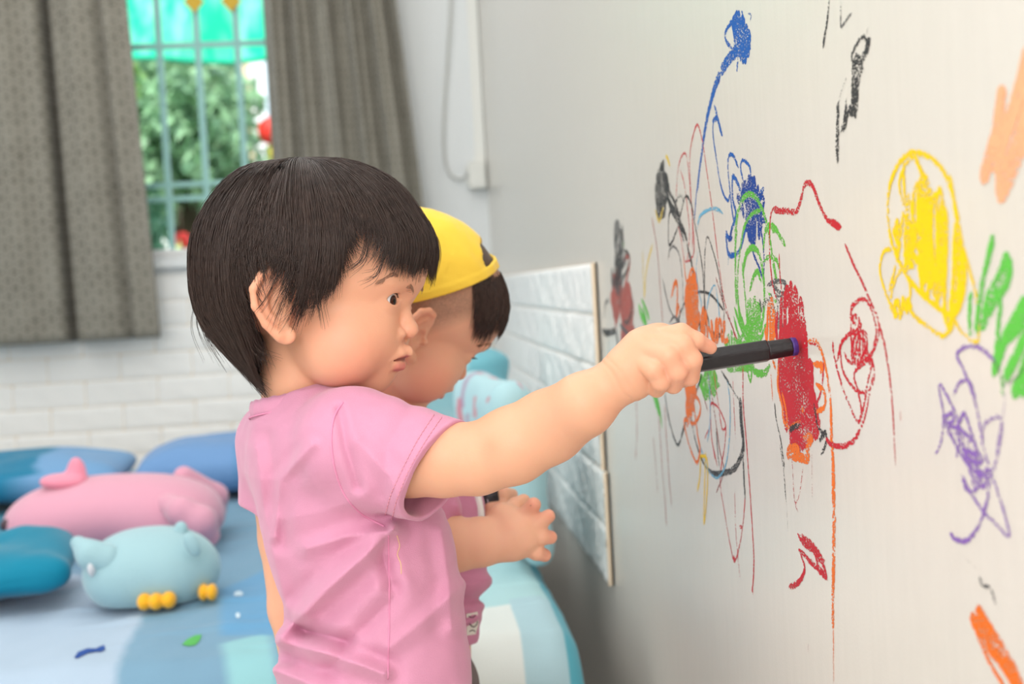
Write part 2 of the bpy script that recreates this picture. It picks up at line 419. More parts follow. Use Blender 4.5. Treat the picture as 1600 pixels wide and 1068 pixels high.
ms = nt.nodes.new('ShaderNodeMixShader'); ms.inputs[0].default_value = .6
nt.links.new(b.outputs[0], ms.inputs[1]); nt.links.new(tr.outputs[0], ms.inputs[2]); nt.links.new(ms.outputs[0], nt.nodes['Material Output'].inputs[0])
o = mesh_from('cloth', V, Fc, mm, aw); md = o.modifiers.new('s', 'SOLIDIFY'); md.thickness = .004
p = at(150, 92, 5.6); tube('hem_rope', [at(150 + 330 * s_, 96 - 8 * abs(s_ - .42) * 2 - (26 if s_ > .8 else 0) * (s_ - .8) / .2, 5.6) + np.array([0, .06 * math.sin(9 * s_ + 2), 0]) for s_ in np.linspace(0, 1, 40)], .012, mat('hem_green', lin(0, 196, 150), .6), aw)

# ---------------------------------------------------------- brick-effect foam panels
def brick_panel(name, label, origin, du, dv, nrm, length, rows, row_h, brick_l, phase, depth, seed, rug=1.0, step=.008):
    """rows of soft-edged bricks standing out along nrm from a backing slab"""
    g = np.random.default_rng(seed); t = thing(name, label, 'wall panel', tuple(origin + nrm * .001))
    o3, du, dv, nrm = map(lambda a: np.asarray(a, float), (origin, du, dv, nrm))
    V = []; Fc = []
    P = lambda u, v, w: o3 + du * u + dv * v + nrm * w
    def quadbox(u0, u1, v0, v1, w0, w1):
        i = len(V)
        for w in (w0, w1):
            for (u, v) in ((u0, v0), (u1, v0), (u1, v1), (u0, v1)): V.append(P(u, v, w))
        for q in ((0, 3, 2, 1), (4, 5, 6, 7), (0, 1, 5, 4), (1, 2, 6, 5), (2, 3, 7, 6), (3, 0, 4, 7)): Fc.append(tuple(i + k for k in q))
    quadbox(0, length, 0, rows * row_h, .0005, depth * .35)
    quadbox(length - .004, length, 0, rows * row_h, .0005, depth * .82)
    back = mesh_from('backing', V, Fc, M_foamedge, t, False)
    V = []; Fc = []
    for r in range(rows):
        u = -brick_l + (phase if r % 2 else phase + brick_l / 2) % brick_l
        while u < length:
            u0, u1 = max(u, 0), min(u + brick_l, length); u += brick_l
            if u1 - u0 < .01: continue
            nu = max(int((u1 - u0) / step), 3); nv = int(row_h / step); i0 = len(V)
            ph = g.uniform(0, 6.28, 6); tl = g.normal(0, .12, 2)
            for b in range(nv + 1):
                for a in range(nu + 1):
                    uu = u0 + (u1 - u0) * a / nu; vv = b / nv
                    e = min(min(uu - u0 if u0 > 0 else 1, u1 - uu if u1 < length else 1) / .006, min(vv, 1 - vv) * row_h / .006, 1)
                    e = math.sin(e * math.pi / 2)
                    rough = .5 * math.sin(uu * 90 + ph[0] + 4 * vv) + .5 * math.sin(uu * 47 + vv * 9 + ph[1]) + .4 * math.sin(uu * 150 - vv * 14 + ph[2]) + .5 * math.sin(vv * 7 + uu * 30 + ph[3])
                    if rug > 1: rough += 1.1 * abs(math.sin(uu * 210 + vv * 11 + 3 * math.sin(vv * 8 + uu * 60 + r))) - 1.2 * abs(math.sin(uu * 83 - vv * 19 + 2 * math.sin(uu * 140 + r * 2)))
                    w = depth * .3 + e * (depth * .5 + depth * .1 * rough * rug + depth * (tl[0] * (vv - .5) + tl[1] * (a / nu - .5)))
                    V.append(P(uu, (r + vv) * row_h, w))
            for b in range(nv):
                for a in range(nu):
                    q = i0 + b * (nu + 1) + a; Fc.append((q, q + 1, q + nu + 2, q + nu + 1))
    mesh_from('brick_relief', V, Fc, M_foam, t)
    return t
def fix_normals(o):
    bm = bmesh.new(); bm.from_mesh(o.data); bmesh.ops.recalc_face_normals(bm, faces=bm.faces); bm.to_mesh(o.data); bm.free()
rh = .0775
z0 = .596 - 7 * rh
brick_panel('brick_panel', 'white brick-effect foam panel covering the wall below the window', np.array([XL, YB, z0]), (1, 0, 0), (0, 0, 1), np.array([0, -1.0, 0]), D - .012 - XL, 11, rh, .216, (-.844 - XL) % .216, .007, 3)
ztop = H + .027
brick_panel('brick_panel', 'upper brick-effect foam panel on the drawn-on wall, beside the brown and black scribble', np.array([D, YB - .012, ztop - 4 * .0795]), (0, -1, 0), (0, 0, 1), np.array([-1.0, 0, 0]), YB - .012 - 1.93, 4, .0795, .23, .06, .011, 5, 1.4, .004)
brick_panel('brick_panel', 'lower brick-effect foam panel on the drawn-on wall, its bottom edge just above the bed corner', np.array([D, YB - .012, ztop - 6.2 * .0795]), (0, -1, 0), (0, 0, 1), np.array([-1.0, 0, 0]), YB - .012 - 1.915, 2, .0795 * 1.09, .23, .02, .011, 6, 1.4, .004)

# ---------------------------------------------------------- curtains
def curtain_mat():
    m = bpy.data.materials.new('curtain_cloth'); m.use_nodes = True; nt = m.node_tree; b = nt.nodes['Principled BSDF']
    b.inputs['Roughness'].default_value = .75; b.inputs['Specular IOR Level'].default_value = .2; b.inputs['Sheen Weight'].default_value = .1
    uv = nt.nodes.new('ShaderNodeUVMap'); uv.uv_map = 'UVMap'
    sep = nt.nodes.new('ShaderNodeSeparateXYZ'); nt.links.new(uv.outputs[0], sep.inputs[0])
    def mth(op, a, b_=None):
        n = nt.nodes.new('ShaderNodeMath'); n.operation = op
        for k, x in enumerate((a, b_)):
            if x is None: continue
            if isinstance(x, (int, float)): n.inputs[k].default_value = x
            else: nt.links.new(x, n.inputs[k])
        return n.outputs[0]
    tot = None
    for ang in (90, 210, 330):
        a = math.radians(ang); k = 2 * math.pi / .024
        s_ = mth('COSINE', mth('ADD', mth('MULTIPLY', sep.outputs[0], k * math.cos(a)), mth('MULTIPLY', sep.outputs[1], k * math.sin(a))))
        tot = s_ if tot is None else mth('ADD', tot, s_)
    ab = mth('ABSOLUTE', mth('ADD', tot, .2))
    mr = nt.nodes.new('ShaderNodeMapRange'); nt.links.new(ab, mr.inputs[0]); mr.inputs['From Min'].default_value = .35; mr.inputs['From Max'].default_value = 1.1
    n = nt.nodes.new('ShaderNodeTexNoise'); n.inputs['Scale'].default_value = 16; nt.links.new(uv.outputs[0], n.inputs['Vector'])
    fac = mth('MULTIPLY', mr.outputs[0], mth('ADD', n.outputs['Fac'], .25))
    mx = nt.nodes.new('ShaderNodeMix'); mx.data_type = 'RGBA'
    mx.inputs[6].default_value = (*lin(152, 148, 137), 1); mx.inputs[7].default_value = (*lin(104, 99, 89), 1)
    nt.links.new(fac, mx.inputs[0]); nt.links.new(mx.outputs[2], b.inputs['Base Color'])
    return m
M_curt = curtain_mat()
def curtain(label, tl, tr, bl, br, ztop_, folds, amp, Y, deep=(), seed=0, zbot=None):
    """tl..br: px columns at the top (y=0) and bottom (y=545)"""
    g = np.random.default_rng(seed)
    a0 = at(tl, 0, Y); a1 = at(tr, 0, Y); b0 = at(bl, 545, Y); b1 = at(br, 545, Y)
    zt, zb = a0[2], b0[2] if zbot is None else zbot
    t = thing('curtain', label, 'curtain', ((b0[0] + b1[0]) / 2, Y, zb))
    nx, ny = 260, 60; V = []; UV = []; ph = g.uniform(0, 6.28, 4)
    for j in range(ny + 1):
        z = zb + (ztop_ - zb) * j / ny; tz = (z - zb) / (zt - zb)
        xl = b0[0] + (a0[0] - b0[0]) * tz; xr = b1[0] + (a1[0] - b1[0]) * tz
        for i in range(nx + 1):
            s_ = i / nx
            w = math.sin(s_ * folds * 2 * math.pi + ph[0] + .5 * math.sin(2 * tz + ph[1])) + .4 * math.sin(s_ * folds * 4.6 * math.pi + ph[2])
            y = Y - .05 - amp * w * (.65 + .35 * tz)
            for (c, wd, dp) in deep: y += dp * math.exp(-((s_ - c) / wd) ** 2)
            y = min(y, YB - .012)
            V.append((xl + (xr - xl) * s_, y, z)); UV.append((s_ * .62 * (folds / 4), z))
    Fc = [(j * (nx + 1) + i, j * (nx + 1) + i + 1, (j + 1) * (nx + 1) + i + 1, (j + 1) * (nx + 1) + i) for j in range(ny) for i in range(nx)]
    o = mesh_from('drape', V, Fc, M_curt, t)
    uvl = o.data.uv_layers.new(name='UVMap')
    for l in o.data.loops: uvl.data[l.index].uv = UV[l.vertex_index]
    md = o.modifiers.new('s', 'SOLIDIFY'); md.thickness = .003
    return t
curtain('grey patterned curtain at the left edge of the picture', -130, 200, -90, 256, 2.3, 2.6, .016, YB - .08, deep=((.6, .022, .09), (.86, .02, .03)), seed=2)
curtain('grey patterned curtain on the right of the window, behind the children', 412, 617, 446, 690, 2.3, 5.2, .024, YB - .08, deep=((.3, .03, .03),), seed=5)
rod = thing('curtain_rod', 'white curtain rod above the window', 'rod', (-.6, YB - .13, 2.335))
tube('rod_bar', [(-1.75, YB - .13, 2.335), (.2, YB - .13, 2.335)], .012, mat('plastic_white', (.8, .8, .8)), rod)
for x_ in (-1.72, .17): tube('bracket', [(x_, YB - .13, 2.335), (x_, YB - .001, 2.335)], .008, mat('plastic_white', (.8, .8, .8)), rod)

# ---------------------------------------------------------- power cable and socket box
M_pl = mat('plastic_offwhite', lin(226, 226, 220), .35)
c = at(744, 274, YB - .02); sb = thing('socket_box', 'white socket box on the wall in the corner with a cable plugged in', 'socket', (c[0], YB - .001, c[2]))
box('box_body', (c[0] - .026, YB - .045, c[2] - .042), (c[0] + .03, YB - .0005, c[2] + .042), M_pl, sb, .006)
for dz in (.018, -.018): box('button', (c[0] - .034, YB - .036, c[2] + dz - .007), (c[0] - .0255, YB - .018, c[2] + dz + .007), M_pl, sb, .002)
pts = [(706, -180), (704, 0), (699, 90), (694, 170), (693, 225), (697, 258), (707, 276), (722, 279), (733, 268)]
cord = tube('power_cable', catmull([at(x, y, YB - .012) for x, y in pts], 60), .0042, mat('cable_grey', lin(205, 206, 202), .4))
tag(cord, 'pale power cable hanging in a loop down the wall beside the corner', 'cable')

# ================================================================== drawings on the wall
CR = {'A': (930, 180, 3.05), 'B': (930, 500, 2.373), 'C': (1060, 0, 3.56), 'D': (1180, 260, 2.27), 'E': (1360, 200, 2.43),
      'F': (1420, 520, 1.95), 'G': (930, 340, 4.856), 'H': (1180, 620, 2.384), 'P': (0, 0, 1.0), 'J': (900, 480, 4.0)}
def crayon_mat(name, col, cover):
    m = bpy.data.materials.new(name); m.use_nodes = True; nt = m.node_tree; b = nt.nodes['Principled BSDF']
    b.inputs['Base Color'].default_value = (*col, 1); b.inputs['Roughness'].default_value = .5; b.inputs['Specular IOR Level'].default_value = .25
    tc = nt.nodes.new('ShaderNodeTexCoord'); mp = nt.nodes.new('ShaderNodeMapping'); mp.inputs['Scale'].default_value = (1, .55, 1)
    n = nt.nodes.new('ShaderNodeTexNoise'); n.inputs['Scale'].default_value = 620; n.inputs['Detail'].default_value = 2.5
    nt.links.new(tc.outputs['Object'], mp.inputs[0]); nt.links.new(mp.outputs[0], n.inputs['Vector'])
    n2 = nt.nodes.new('ShaderNodeTexNoise'); n2.inputs['Scale'].default_value = 60; nt.links.new(mp.outputs[0], n2.inputs['Vector'])
    ad = nt.nodes.new('ShaderNodeMath'); ad.operation = 'MULTIPLY_ADD'; nt.links.new(n2.outputs['Fac'], ad.inputs[0]); ad.inputs[1].default_value = .45
    nt.links.new(n.outputs['Fac'], ad.inputs[2])
    mr = nt.nodes.new('ShaderNodeMapRange'); e = .725 + (.5 - cover) * .27
    mr.inputs['From Min'].default_value = e - .035; mr.inputs['From Max'].default_value = e + .035
    at_ = nt.nodes.new('ShaderNodeAttribute'); at_.attribute_name = 'press'
    ed = nt.nodes.new('ShaderNodeAttribute'); ed.attribute_name = 'edge'
    # the wax thins out (more bare wall shows) towards the rim of a stroke and where the crayon was pressed lightly
    m1 = nt.nodes.new('ShaderNodeMapRange'); m1.inputs['From Min'].default_value = -.35; m1.inputs['From Max'].default_value = 1.1
    m1.inputs['To Min'].default_value = -.17; m1.inputs['To Max'].default_value = 0.0; nt.links.new(ed.outputs['Fac'], m1.inputs[0])
    m2 = nt.nodes.new('ShaderNodeMath'); m2.operation = 'ADD'; nt.links.new(ad.outputs[0], m2.inputs[0]); nt.links.new(m1.outputs[0], m2.inputs[1]); nt.links.new(m2.outputs[0], mr.inputs[0])
    m3 = nt.nodes.new('ShaderNodeMapRange'); m3.inputs['From Min'].default_value = -.25; m3.inputs['From Max'].default_value = .1; nt.links.new(ed.outputs['Fac'], m3.inputs[0])
    m4 = nt.nodes.new('ShaderNodeMath'); m4.operation = 'MULTIPLY'; nt.links.new(mr.outputs[0], m4.inputs[0]); nt.links.new(m3.outputs[0], m4.inputs[1])
    mu = nt.nodes.new('ShaderNodeMath'); mu.operation = 'MULTIPLY'; nt.links.new(m4.outputs[0], mu.inputs[0]); nt.links.new(at_.outputs['Fac'], mu.inputs[1])
    tr = nt.nodes.new('ShaderNodeBsdfTransparent'); ms = nt.nodes.new('ShaderNodeMixShader')
    nt.links.new(mu.outputs[0], ms.inputs[0]); nt.links.new(tr.outputs[0], ms.inputs[1]); nt.links.new(b.outputs[0], ms.inputs[2])
    nt.links.new(ms.outputs[0], nt.nodes['Material Output'].inputs[0]); return m
CRAY = {'blue': crayon_mat('crayon_blue', lin(14, 92, 178), .93), 'navy': crayon_mat('crayon_navy', lin(18, 66, 152), .88),
        'red': crayon_mat('crayon_red', lin(200, 34, 50), .88), 'dred': crayon_mat('crayon_dark_red', lin(150, 44, 50), .84), 'brown': crayon_mat('crayon_brown', lin(176, 92, 84), .9),
        'yellow': crayon_mat('crayon_yellow', lin(250, 212, 8), .96), 'green': crayon_mat('crayon_green', lin(98, 190, 62), .78),
        'orange': crayon_mat('crayon_orange', lin(240, 118, 36), .86), 'peach': crayon_mat('crayon_peach', lin(253, 182, 138), .95),
        'purple': crayon_mat('crayon_purple', lin(140, 104, 184), .88), 'black': crayon_mat('crayon_black', lin(58, 58, 60), .78),
        'sky': crayon_mat('crayon_sky', lin(104, 180, 216), .8), 'grey': crayon_mat('crayon_grey', lin(96, 96, 98), .74), 'pgreen': crayon_mat('crayon_pale_green', lin(98, 200, 76), .94)}
LAYER = [0]
def hatch(code, poly, n, jit=4, seed=0, tilt=0.0):
    """one long to-and-fro stroke that fills a closed outline (crop coordinates)"""
    g = np.random.default_rng(seed); P = np.array(poly, float)
    P = P @ np.array([[1, 0], [0, 1]]); P[:, 0] -= tilt * P[:, 1]
    xs = np.linspace(P[:, 0].min() + 1, P[:, 0].max() - 1, n); out = []
    for i, x in enumerate(xs):
        ys = []
        for k in range(len(P)):
            a, b = P[k], P[(k + 1) % len(P)]
            if (a[0] - x) * (b[0] - x) < 0: ys.append(a[1] + (b[1] - a[1]) * (x - a[0]) / (b[0] - a[0]))
        if len(ys) < 2: continue
        y0, y1 = min(ys), max(ys)
        if i % 2: y0, y1 = y1, y0
        for y in (y0, y1):
            out.append((x + tilt * y + g.normal(0, jit), y + g.normal(0, jit)))
    return out
GR = .00055                                   # grid on the wall plane
def drawing(name, label, strokes, cat='wall drawing', group=None):
    """strokes: (colour, crop code, width px or (w0,w1), points[, press]). All strokes of one colour become one thin sheet of wax
    on the wall: 'edge' holds the distance inside the stroke, 'press' how hard the crayon was pressed"""
    cols = []
    for st in strokes:
        if st[0] not in cols: cols.append(st[0])
    VV = []; FF = []; MI = []; ED = []; PR = []; base = 0
    for colr in cols:
        LAYER[0] += 1; off = .00012 + (LAYER[0] % 50) * 8e-6; segs = []
        for st in strokes:
            if st[0] != colr: continue
            code, w, pts = st[1:4]; press = st[4] if len(st) > 4 else 1.0
            ox, oy, sc = CR[code]; q = np.array(pts, float) / sc + np.array([ox, oy])
            n = int(max(len(pts) * 5, min(np.abs(np.diff(q, axis=0)).sum() / 3.0, 600))); q = catmull(q, n); q = q + np.cumsum(rng.normal(0, .12, q.shape), 0) * .5
            X = np.array([on_wall(x, y, off) for x, y in q]); w0, w1 = (w, w) if not isinstance(w, tuple) else w
            ww = np.linspace(w0, w1, n) * (X[:, 1] / F) * np.sqrt(F / np.maximum(q[:, 0] - 615, 60)) * .5
            ww = ww * (1 + .16 * np.sin(np.arange(n) * 1.7 + rng.uniform(0, 6)) * rng.uniform(.3, 1, n))
            e = np.minimum(np.arange(n), np.arange(n)[::-1]) / 2.0; ww = ww * np.clip(.35 + e * .5, 0, 1)
            pr = np.linspace(*(press if isinstance(press, tuple) else (press, press)), n)
            segs.append((X[:, 1:], ww, pr))
        m_ = .004; lo = np.min([a[0].min(0) - a[1].max() - m_ for a in segs], 0); hi = np.max([a[0].max(0) + a[1].max() + m_ for a in segs], 0)
        ny, nz = (np.ceil((hi - lo) / GR).astype(int) + 1); E = np.full((ny, nz), -.01, np.float32); Pm = np.zeros((ny, nz), np.float32)
        for Xp, ww, pr in segs:
            for k in range(len(Xp) - 1):
                a, b = Xp[k], Xp[k + 1]; r = max(ww[k], ww[k + 1]) + .0012
                l = np.maximum(((np.minimum(a, b) - r - lo) / GR).astype(int), 0); h = ((np.maximum(a, b) + r - lo) / GR).astype(int) + 2
                gy = lo[0] + GR * np.arange(l[0], min(h[0], ny)); gz = lo[1] + GR * np.arange(l[1], min(h[1], nz))
                dx = gy[:, None] - a[0]; dz = gz[None] - a[1]; ab = b - a; L2 = ab @ ab + 1e-14
                t = np.clip((dx * ab[0] + dz * ab[1]) / L2, 0, 1); d = np.hypot(dx - t * ab[0], dz - t * ab[1])
                s_ = (ww[k] + (ww[k + 1] - ww[k]) * t) - d; S_ = (slice(l[0], l[0] + len(gy)), slice(l[1], l[1] + len(gz)))
                np.maximum(E[S_], s_, out=E[S_]); np.maximum(Pm[S_], np.where(s_ > -.0010, pr[k], 0), out=Pm[S_])
        keep = E > -.0007; cell = keep[:-1, :-1] | keep[1:, :-1] | keep[1:, 1:] | keep[:-1, 1:]
        cy, cz = np.nonzero(cell); idx = np.full((ny, nz), -1, np.int64); used = np.zeros((ny, nz), bool)
        for a, b in ((0, 0), (1, 0), (1, 1), (0, 1)): used[cy + a, cz + b] = True
        uy, uz = np.nonzero(used); idx[uy, uz] = np.arange(len(uy)) + base
        VV.append(np.stack([np.full(len(uy), D - off), lo[0] + uy * GR, lo[1] + uz * GR], 1)); ED.append(E[uy, uz]); PR.append(Pm[uy, uz])
        FF.append(np.stack([idx[cy, cz], idx[cy, cz + 1], idx[cy + 1, cz + 1], idx[cy + 1, cz]], 1)); MI.append(np.full(len(cy), cols.index(colr))); base += len(uy)
    o = mesh_from(name, np.concatenate(VV), np.concatenate(FF), [CRAY[k] for k in cols], None, False)
    o.data.polygons.foreach_set('material_index', np.concatenate(MI).astype(np.int32))
    for nm, A_ in (('press', PR), ('edge', ED)):
        a = o.data.attributes.new(nm, 'FLOAT', 'POINT'); a.data.foreach_set('value', np.concatenate(A_).astype(np.float32) * (1 if nm == 'press' else 1000))
    return tag(o, label, cat, group)

drawing('crayon_scribble', 'blue crayon scribble with a filled knot on top and a long tapering tail', [
    ('blue', 'C', 4.5, [(328, 102), (292, 128), (264, 178), (268, 228), (306, 278)]),
    ('blue', 'C', 8, hatch('C', [(300, 130), (330, 100), (370, 150), (400, 220), (395, 275), (370, 325), (330, 275), (312, 220)], 15, 5, 1)),
    ('blue', 'C', 8, [(325, 108), (345, 180), (325, 215), (350, 240), (395, 250)]),
    ('blue', 'C', (12, 10), [(400, 262), (360, 258), (318, 290), (270, 345), (232, 410)]),
    ('blue', 'C', (9, 3.5), [(232, 410), (200, 490), (170, 600), (145, 730), (128, 850), (112, 980), (104, 1068)]),
    ('blue', 'A', (3.2, 2.4), [(538, 0), (522, 90), (503, 200), (488, 330), (480, 420), (474, 500)]),
    ('blue', 'C', 4.5, [(330, 330), (325, 395)]), ('blue', 'C', 3, [(352, 65), (356, 80)]),
    ('blue', 'C', 2, [(385, 75), (405, 85), (400, 120)], .6),
    ('navy', 'C', 4, [(218, 440), (228, 462)]),
    ('blue', 'C', 4.5, [(200, 585), (215, 640), (232, 710), (245, 755)]), ('blue', 'C', 5, [(190, 672), (215, 660), (235, 720)]),
    ('blue', 'A', 3.2, [(590, 30), (565, 20), (560, 90), (575, 200), (590, 300), (608, 370), (630, 405), (640, 380)]),
])
drawing('crayon_scribble', 'blue crayon flower-like knot behind the green loops, with blue loops round it', [
    ('blue', 'A', 3.6, [(683, 250), (660, 195), (640, 190), (632, 240), (640, 340), (650, 440), (660, 510)]),
    ('blue', 'A', 3.6, [(742, 305), (735, 245), (705, 212), (692, 240), (700, 290), (715, 330)]),
    ('blue', 'A', 5, [(700, 390), (680, 330), (660, 295), (652, 310), (655, 400), (670, 470), (650, 550), (640, 590), (625, 565), (632, 650), (650, 668), (690, 640), (720, 520), (740, 430)]),
    ('navy', 'A', 6, hatch('A', [(705, 350), (735, 320), (765, 350), (780, 420), (795, 500), (760, 585), (725, 560), (712, 470)], 18, 9, 2)),
    ('navy', 'A', 6, hatch('A', [(690, 400), (740, 330), (770, 360), (775, 440), (740, 520), (700, 460)], 14, 9, 3)),
    ('blue', 'A', 8, [(770, 420), (785, 390), (803, 350)]), ('blue', 'A', 7, [(680, 410), (700, 400)]),
    ('navy', 'A', 4, [(735, 560), (755, 660), (780, 720), (800, 770), (806, 690), (800, 600), (785, 520)]),
    ('navy', 'A', 4, [(655, 540), (640, 590), (655, 580)]), ('sky', 'A', 2, [(635, 670), (633, 715)], .6),
])
drawing('crayon_scribble', 'thin green crayon loops with a filled green oval, just above the marker tip', [
    ('green', 'A', 6, [(672, 900), (668, 700), (672, 520), (690, 430), (725, 380), (765, 390), (800, 450), (830, 560), (850, 690), (870, 800)]),
    ('green', 'A', 5, [(690, 1000), (678, 800), (690, 640), (710, 530), (745, 470), (790, 450)]),
    ('green', 'A', 6, [(700, 760), (720, 660), (750, 630), (780, 660), (800, 760), (805, 900), (790, 1010)]),
    ('green', 'A', 6, [(735, 840), (755, 770), (775, 745), (790, 790)]), ('green', 'A', 5, [(800, 700), (830, 675), (865, 690), (880, 740)]),
    ('green', 'A', 6, [(800, 640), (815, 540), (850, 530), (890, 590), (905, 620)]), ('green', 'A', 9, [(846, 530), (852, 545)]), ('green', 'A', 8, [(665, 552), (675, 556)]),
    ('green', 'A', 6, hatch('A', [(722, 920), (750, 890), (785, 920), (790, 1000), (765, 1050), (730, 1020)], 12, 3, 4)),
    ('green', 'A', 5, [(660, 960), (690, 1060), (720, 1010), (750, 1060), (790, 1050)]), ('green', 'A', 4, [(700, 700), (712, 850), (722, 980), (720, 1060)]),
    ('green', 'A', 4, [(680, 880), (700, 1000), (735, 1060)]), ('green', 'A', 4, [(820, 840), (850, 880), (870, 890)]),
    ('green', 'B', 9, [(490, 180), (520, 175), (560, 172), (590, 170)]), ('green', 'B', 4, [(560, 170), (576, 225), (582, 170)]),
    ('green', 'B', 7, [(580, 175), (600, 195), (630, 195), (650, 165)]), ('green', 'B', 9, hatch('B', [(398, 215), (430, 185), (445, 220), (440, 255), (405, 275)], 9, 4, 6)),
    ('green', 'B', 6, [(430, 240), (462, 240)]), ('green', 'J', 5, hatch('J', [(930, 230), (970, 160), (1010, 215), (1060, 230), (1080, 250), (940, 250)], 12, 6, 7)),
    ('green', 'J', 5, [(990, 0), (1040, 150), (1080, 210), (1150, 200), (1190, 100)]), ('green', 'J', 5, [(1020, 20), (1060, 150), (1100, 200)]),
])
drawing('crayon_scribble', 'small smudge of black crayon dashes across the top of the red patch', [
    ('grey', 'A', 5, [(820, 810), (860, 790), (905, 800), (890, 850), (850, 820), (880, 900), (920, 910)], .85),
    ('grey', 'A', 6, hatch('A', [(800, 900), (850, 850), (920, 900), (915, 1000), (860, 990)], 9, 10, 8), .6),
])
drawing('crayon_scribble', 'tangle of tall thin red crayon loops above and below the fist', [
    ('red', 'A', 2.2, [(440, 700), (470, 640), (455, 400), (448, 200), (465, 90), (484, 45), (505, 120), (530, 290), (555, 470), (580, 680), (610, 880), (650, 1010), (672, 1062)]),
    ('red', 'A', 2.0, [(385, 400), (395, 260), (415, 190), (435, 195), (448, 300), (462, 480), (465, 640)]),
    ('red', 'A', 1.8, [(405, 260), (425, 330), (440, 440), (450, 560), (440, 690), (425, 680), (410, 580), (395, 520)]),
    ('dred', 'A', 2.4, [(575, 770), (595, 840), (620, 930), (650, 1000), (668, 1060)]),
    ('dred', 'B', 2.2, [(415, 190), (440, 330), (460, 480), (475, 560), (447, 640)]), ('red', 'B', 2.4, [(440, 190), (455, 300), (470, 400), (485, 390), (460, 330), (430, 315), (435, 440), (455, 540)]),
    ('red', 'B', 2.2, [(485, 390), (478, 470), (462, 590), (480, 720), (500, 830), (515, 892), (535, 830), (548, 740), (555, 650)]),
    ('red', 'B', 3, [(548, 170), (548, 300), (560, 450), (572, 620), (582, 780), (588, 900), (582, 1010)]), ('red', 'B', 4, [(580, 990), (584, 1012)]), ('red', 'B', 5, [(512, 875), (518, 892)]), ('red', 'B', 4, [(535, 765), (545, 768)]),
    ('red', 'B', 2, [(510, 210), (514, 330), (520, 440)]), ('red', 'B', 2, [(420, 405), (405, 440)]), ('red', 'B', 1.8, [(517, 640), (522, 780), (530, 880), (538, 960)], .8),
    ('dred', 'B', 2, [(400, 280), (418, 340)]), ('red', 'B', 1.8, [(432, 440), (445, 520)], .7),
])
drawing('crayon_scribble', 'faint thin reddish vertical crayon lines trailing down the wall left of the fist', [
    ('brown', 'G', 2.4, [(430, 0), (455, 150), (478, 350), (492, 550), (505, 700), (512, 800)], .9),
    ('brown', 'B', 2.4, [(152, 290), (155, 400), (150, 515)], .7), ('brown', 'B', 2.4, [(235, 340), (245, 500), (258, 660), (266, 765)], .7),
    ('brown', 'B', 2.4, [(257, 310), (265, 450), (275, 600), (284, 690)], .7), ('brown', 'B', 2, [(215, 430), (225, 540), (232, 640)], .55),
])
drawing('crayon_scribble', 'red crayon line rising to a pointed peak and sweeping down to the right', [
    ('red', 'A', 3, [(868, 885), (845, 800), (830, 650), (832, 520), (840, 460), (858, 440), (885, 455), (915, 462)]),
    ('red', 'A', 2.6, [(876, 660), (882, 780), (895, 880)]),
    ('red', 'D', 6, [(62, 150), (85, 158), (110, 158), (145, 162), (160, 120), (172, 75), (185, 58), (205, 75), (225, 130), (255, 190), (280, 200), (305, 218)]),
    ('red', 'D', 6, [(260, 195), (285, 210), (300, 220)]), ('red', 'D', (4, 5), [(318, 275), (345, 340), (375, 400), (410, 480), (435, 540), (440, 590)]),
    ('red', 'D', (5, 4), [(435, 540), (460, 640), (475, 740), (486, 850), (492, 960)], (1, .6)), ('red', 'D', 4, [(492, 960), (497, 1060)], (.55, .25)),
])
drawing('crayon_scribble', 'dense red crayon patch at the tip of the black marker', [
    ('red', 'D', 8, hatch('D', [(82, 520), (118, 475), (150, 500), (175, 590), (190, 700), (200, 800), (225, 900), (220, 935), (150, 950), (115, 930), (100, 800), (85, 680)], 26, 5, 9)),
    ('red', 'D', 8, hatch('D', [(85, 620), (150, 610), (195, 720), (205, 850), (220, 930), (130, 920), (100, 780)], 22, 8, 10)),
    ('red', 'D', 5, [(100, 510), (125, 480), (160, 530), (180, 610), (185, 720)]), ('red', 'D', 4, [(180, 620), (225, 640), (242, 700), (232, 800), (215, 850), (225, 900)]),
    ('red', 'D', 4, [(115, 480), (112, 450), (122, 470)]), ('red', 'D', 5, [(120, 940), (148, 968), (170, 940)]),
    ('red', 'H', 2, [(132, 140), (138, 240), (146, 370), (152, 400)], .55), ('red', 'H', 2, [(178, 260), (165, 360), (150, 402), (162, 430)], .6), ('red', 'H', 2, [(211, 200), (212, 380)], .3),
])
drawing('crayon_scribble', 'orange crayon loops round the edges of the dense red patch', [
    ('orange', 'D', 5, [(185, 620), (215, 620), (240, 670), (255, 740), (262, 800)]), ('orange', 'D', 7, [(205, 700), (235, 705), (230, 730)]),
    ('orange', 'D', 6, [(215, 770), (245, 800), (245, 850), (215, 870)]), ('orange', 'D', 5, [(82, 700), (80, 780), (95, 850), (100, 900), (120, 930)]), ('orange', 'D', 5, [(95, 800), (110, 870), (115, 930)]),
    ('orange', 'D', 9, [(118, 1035), (118, 1005), (150, 1000), (155, 1030), (188, 1035), (185, 1000), (200, 960), (170, 960)]), ('orange', 'D', 8, [(120, 1030), (188, 1030)]),
    ('orange', 'D', 6, hatch('D', [(36, 520), (60, 480), (70, 600), (66, 620), (34, 620)], 7, 3, 11)), ('orange', 'D', 6, [(62, 690), (72, 715)]), ('orange', 'D', 2.6, [(55, 730), (60, 830)], .6), ('orange', 'D', 3, [(118, 925), (160, 900)]),
    ('orange', 'D', 6, [(165, 850), (170, 870)]),
])
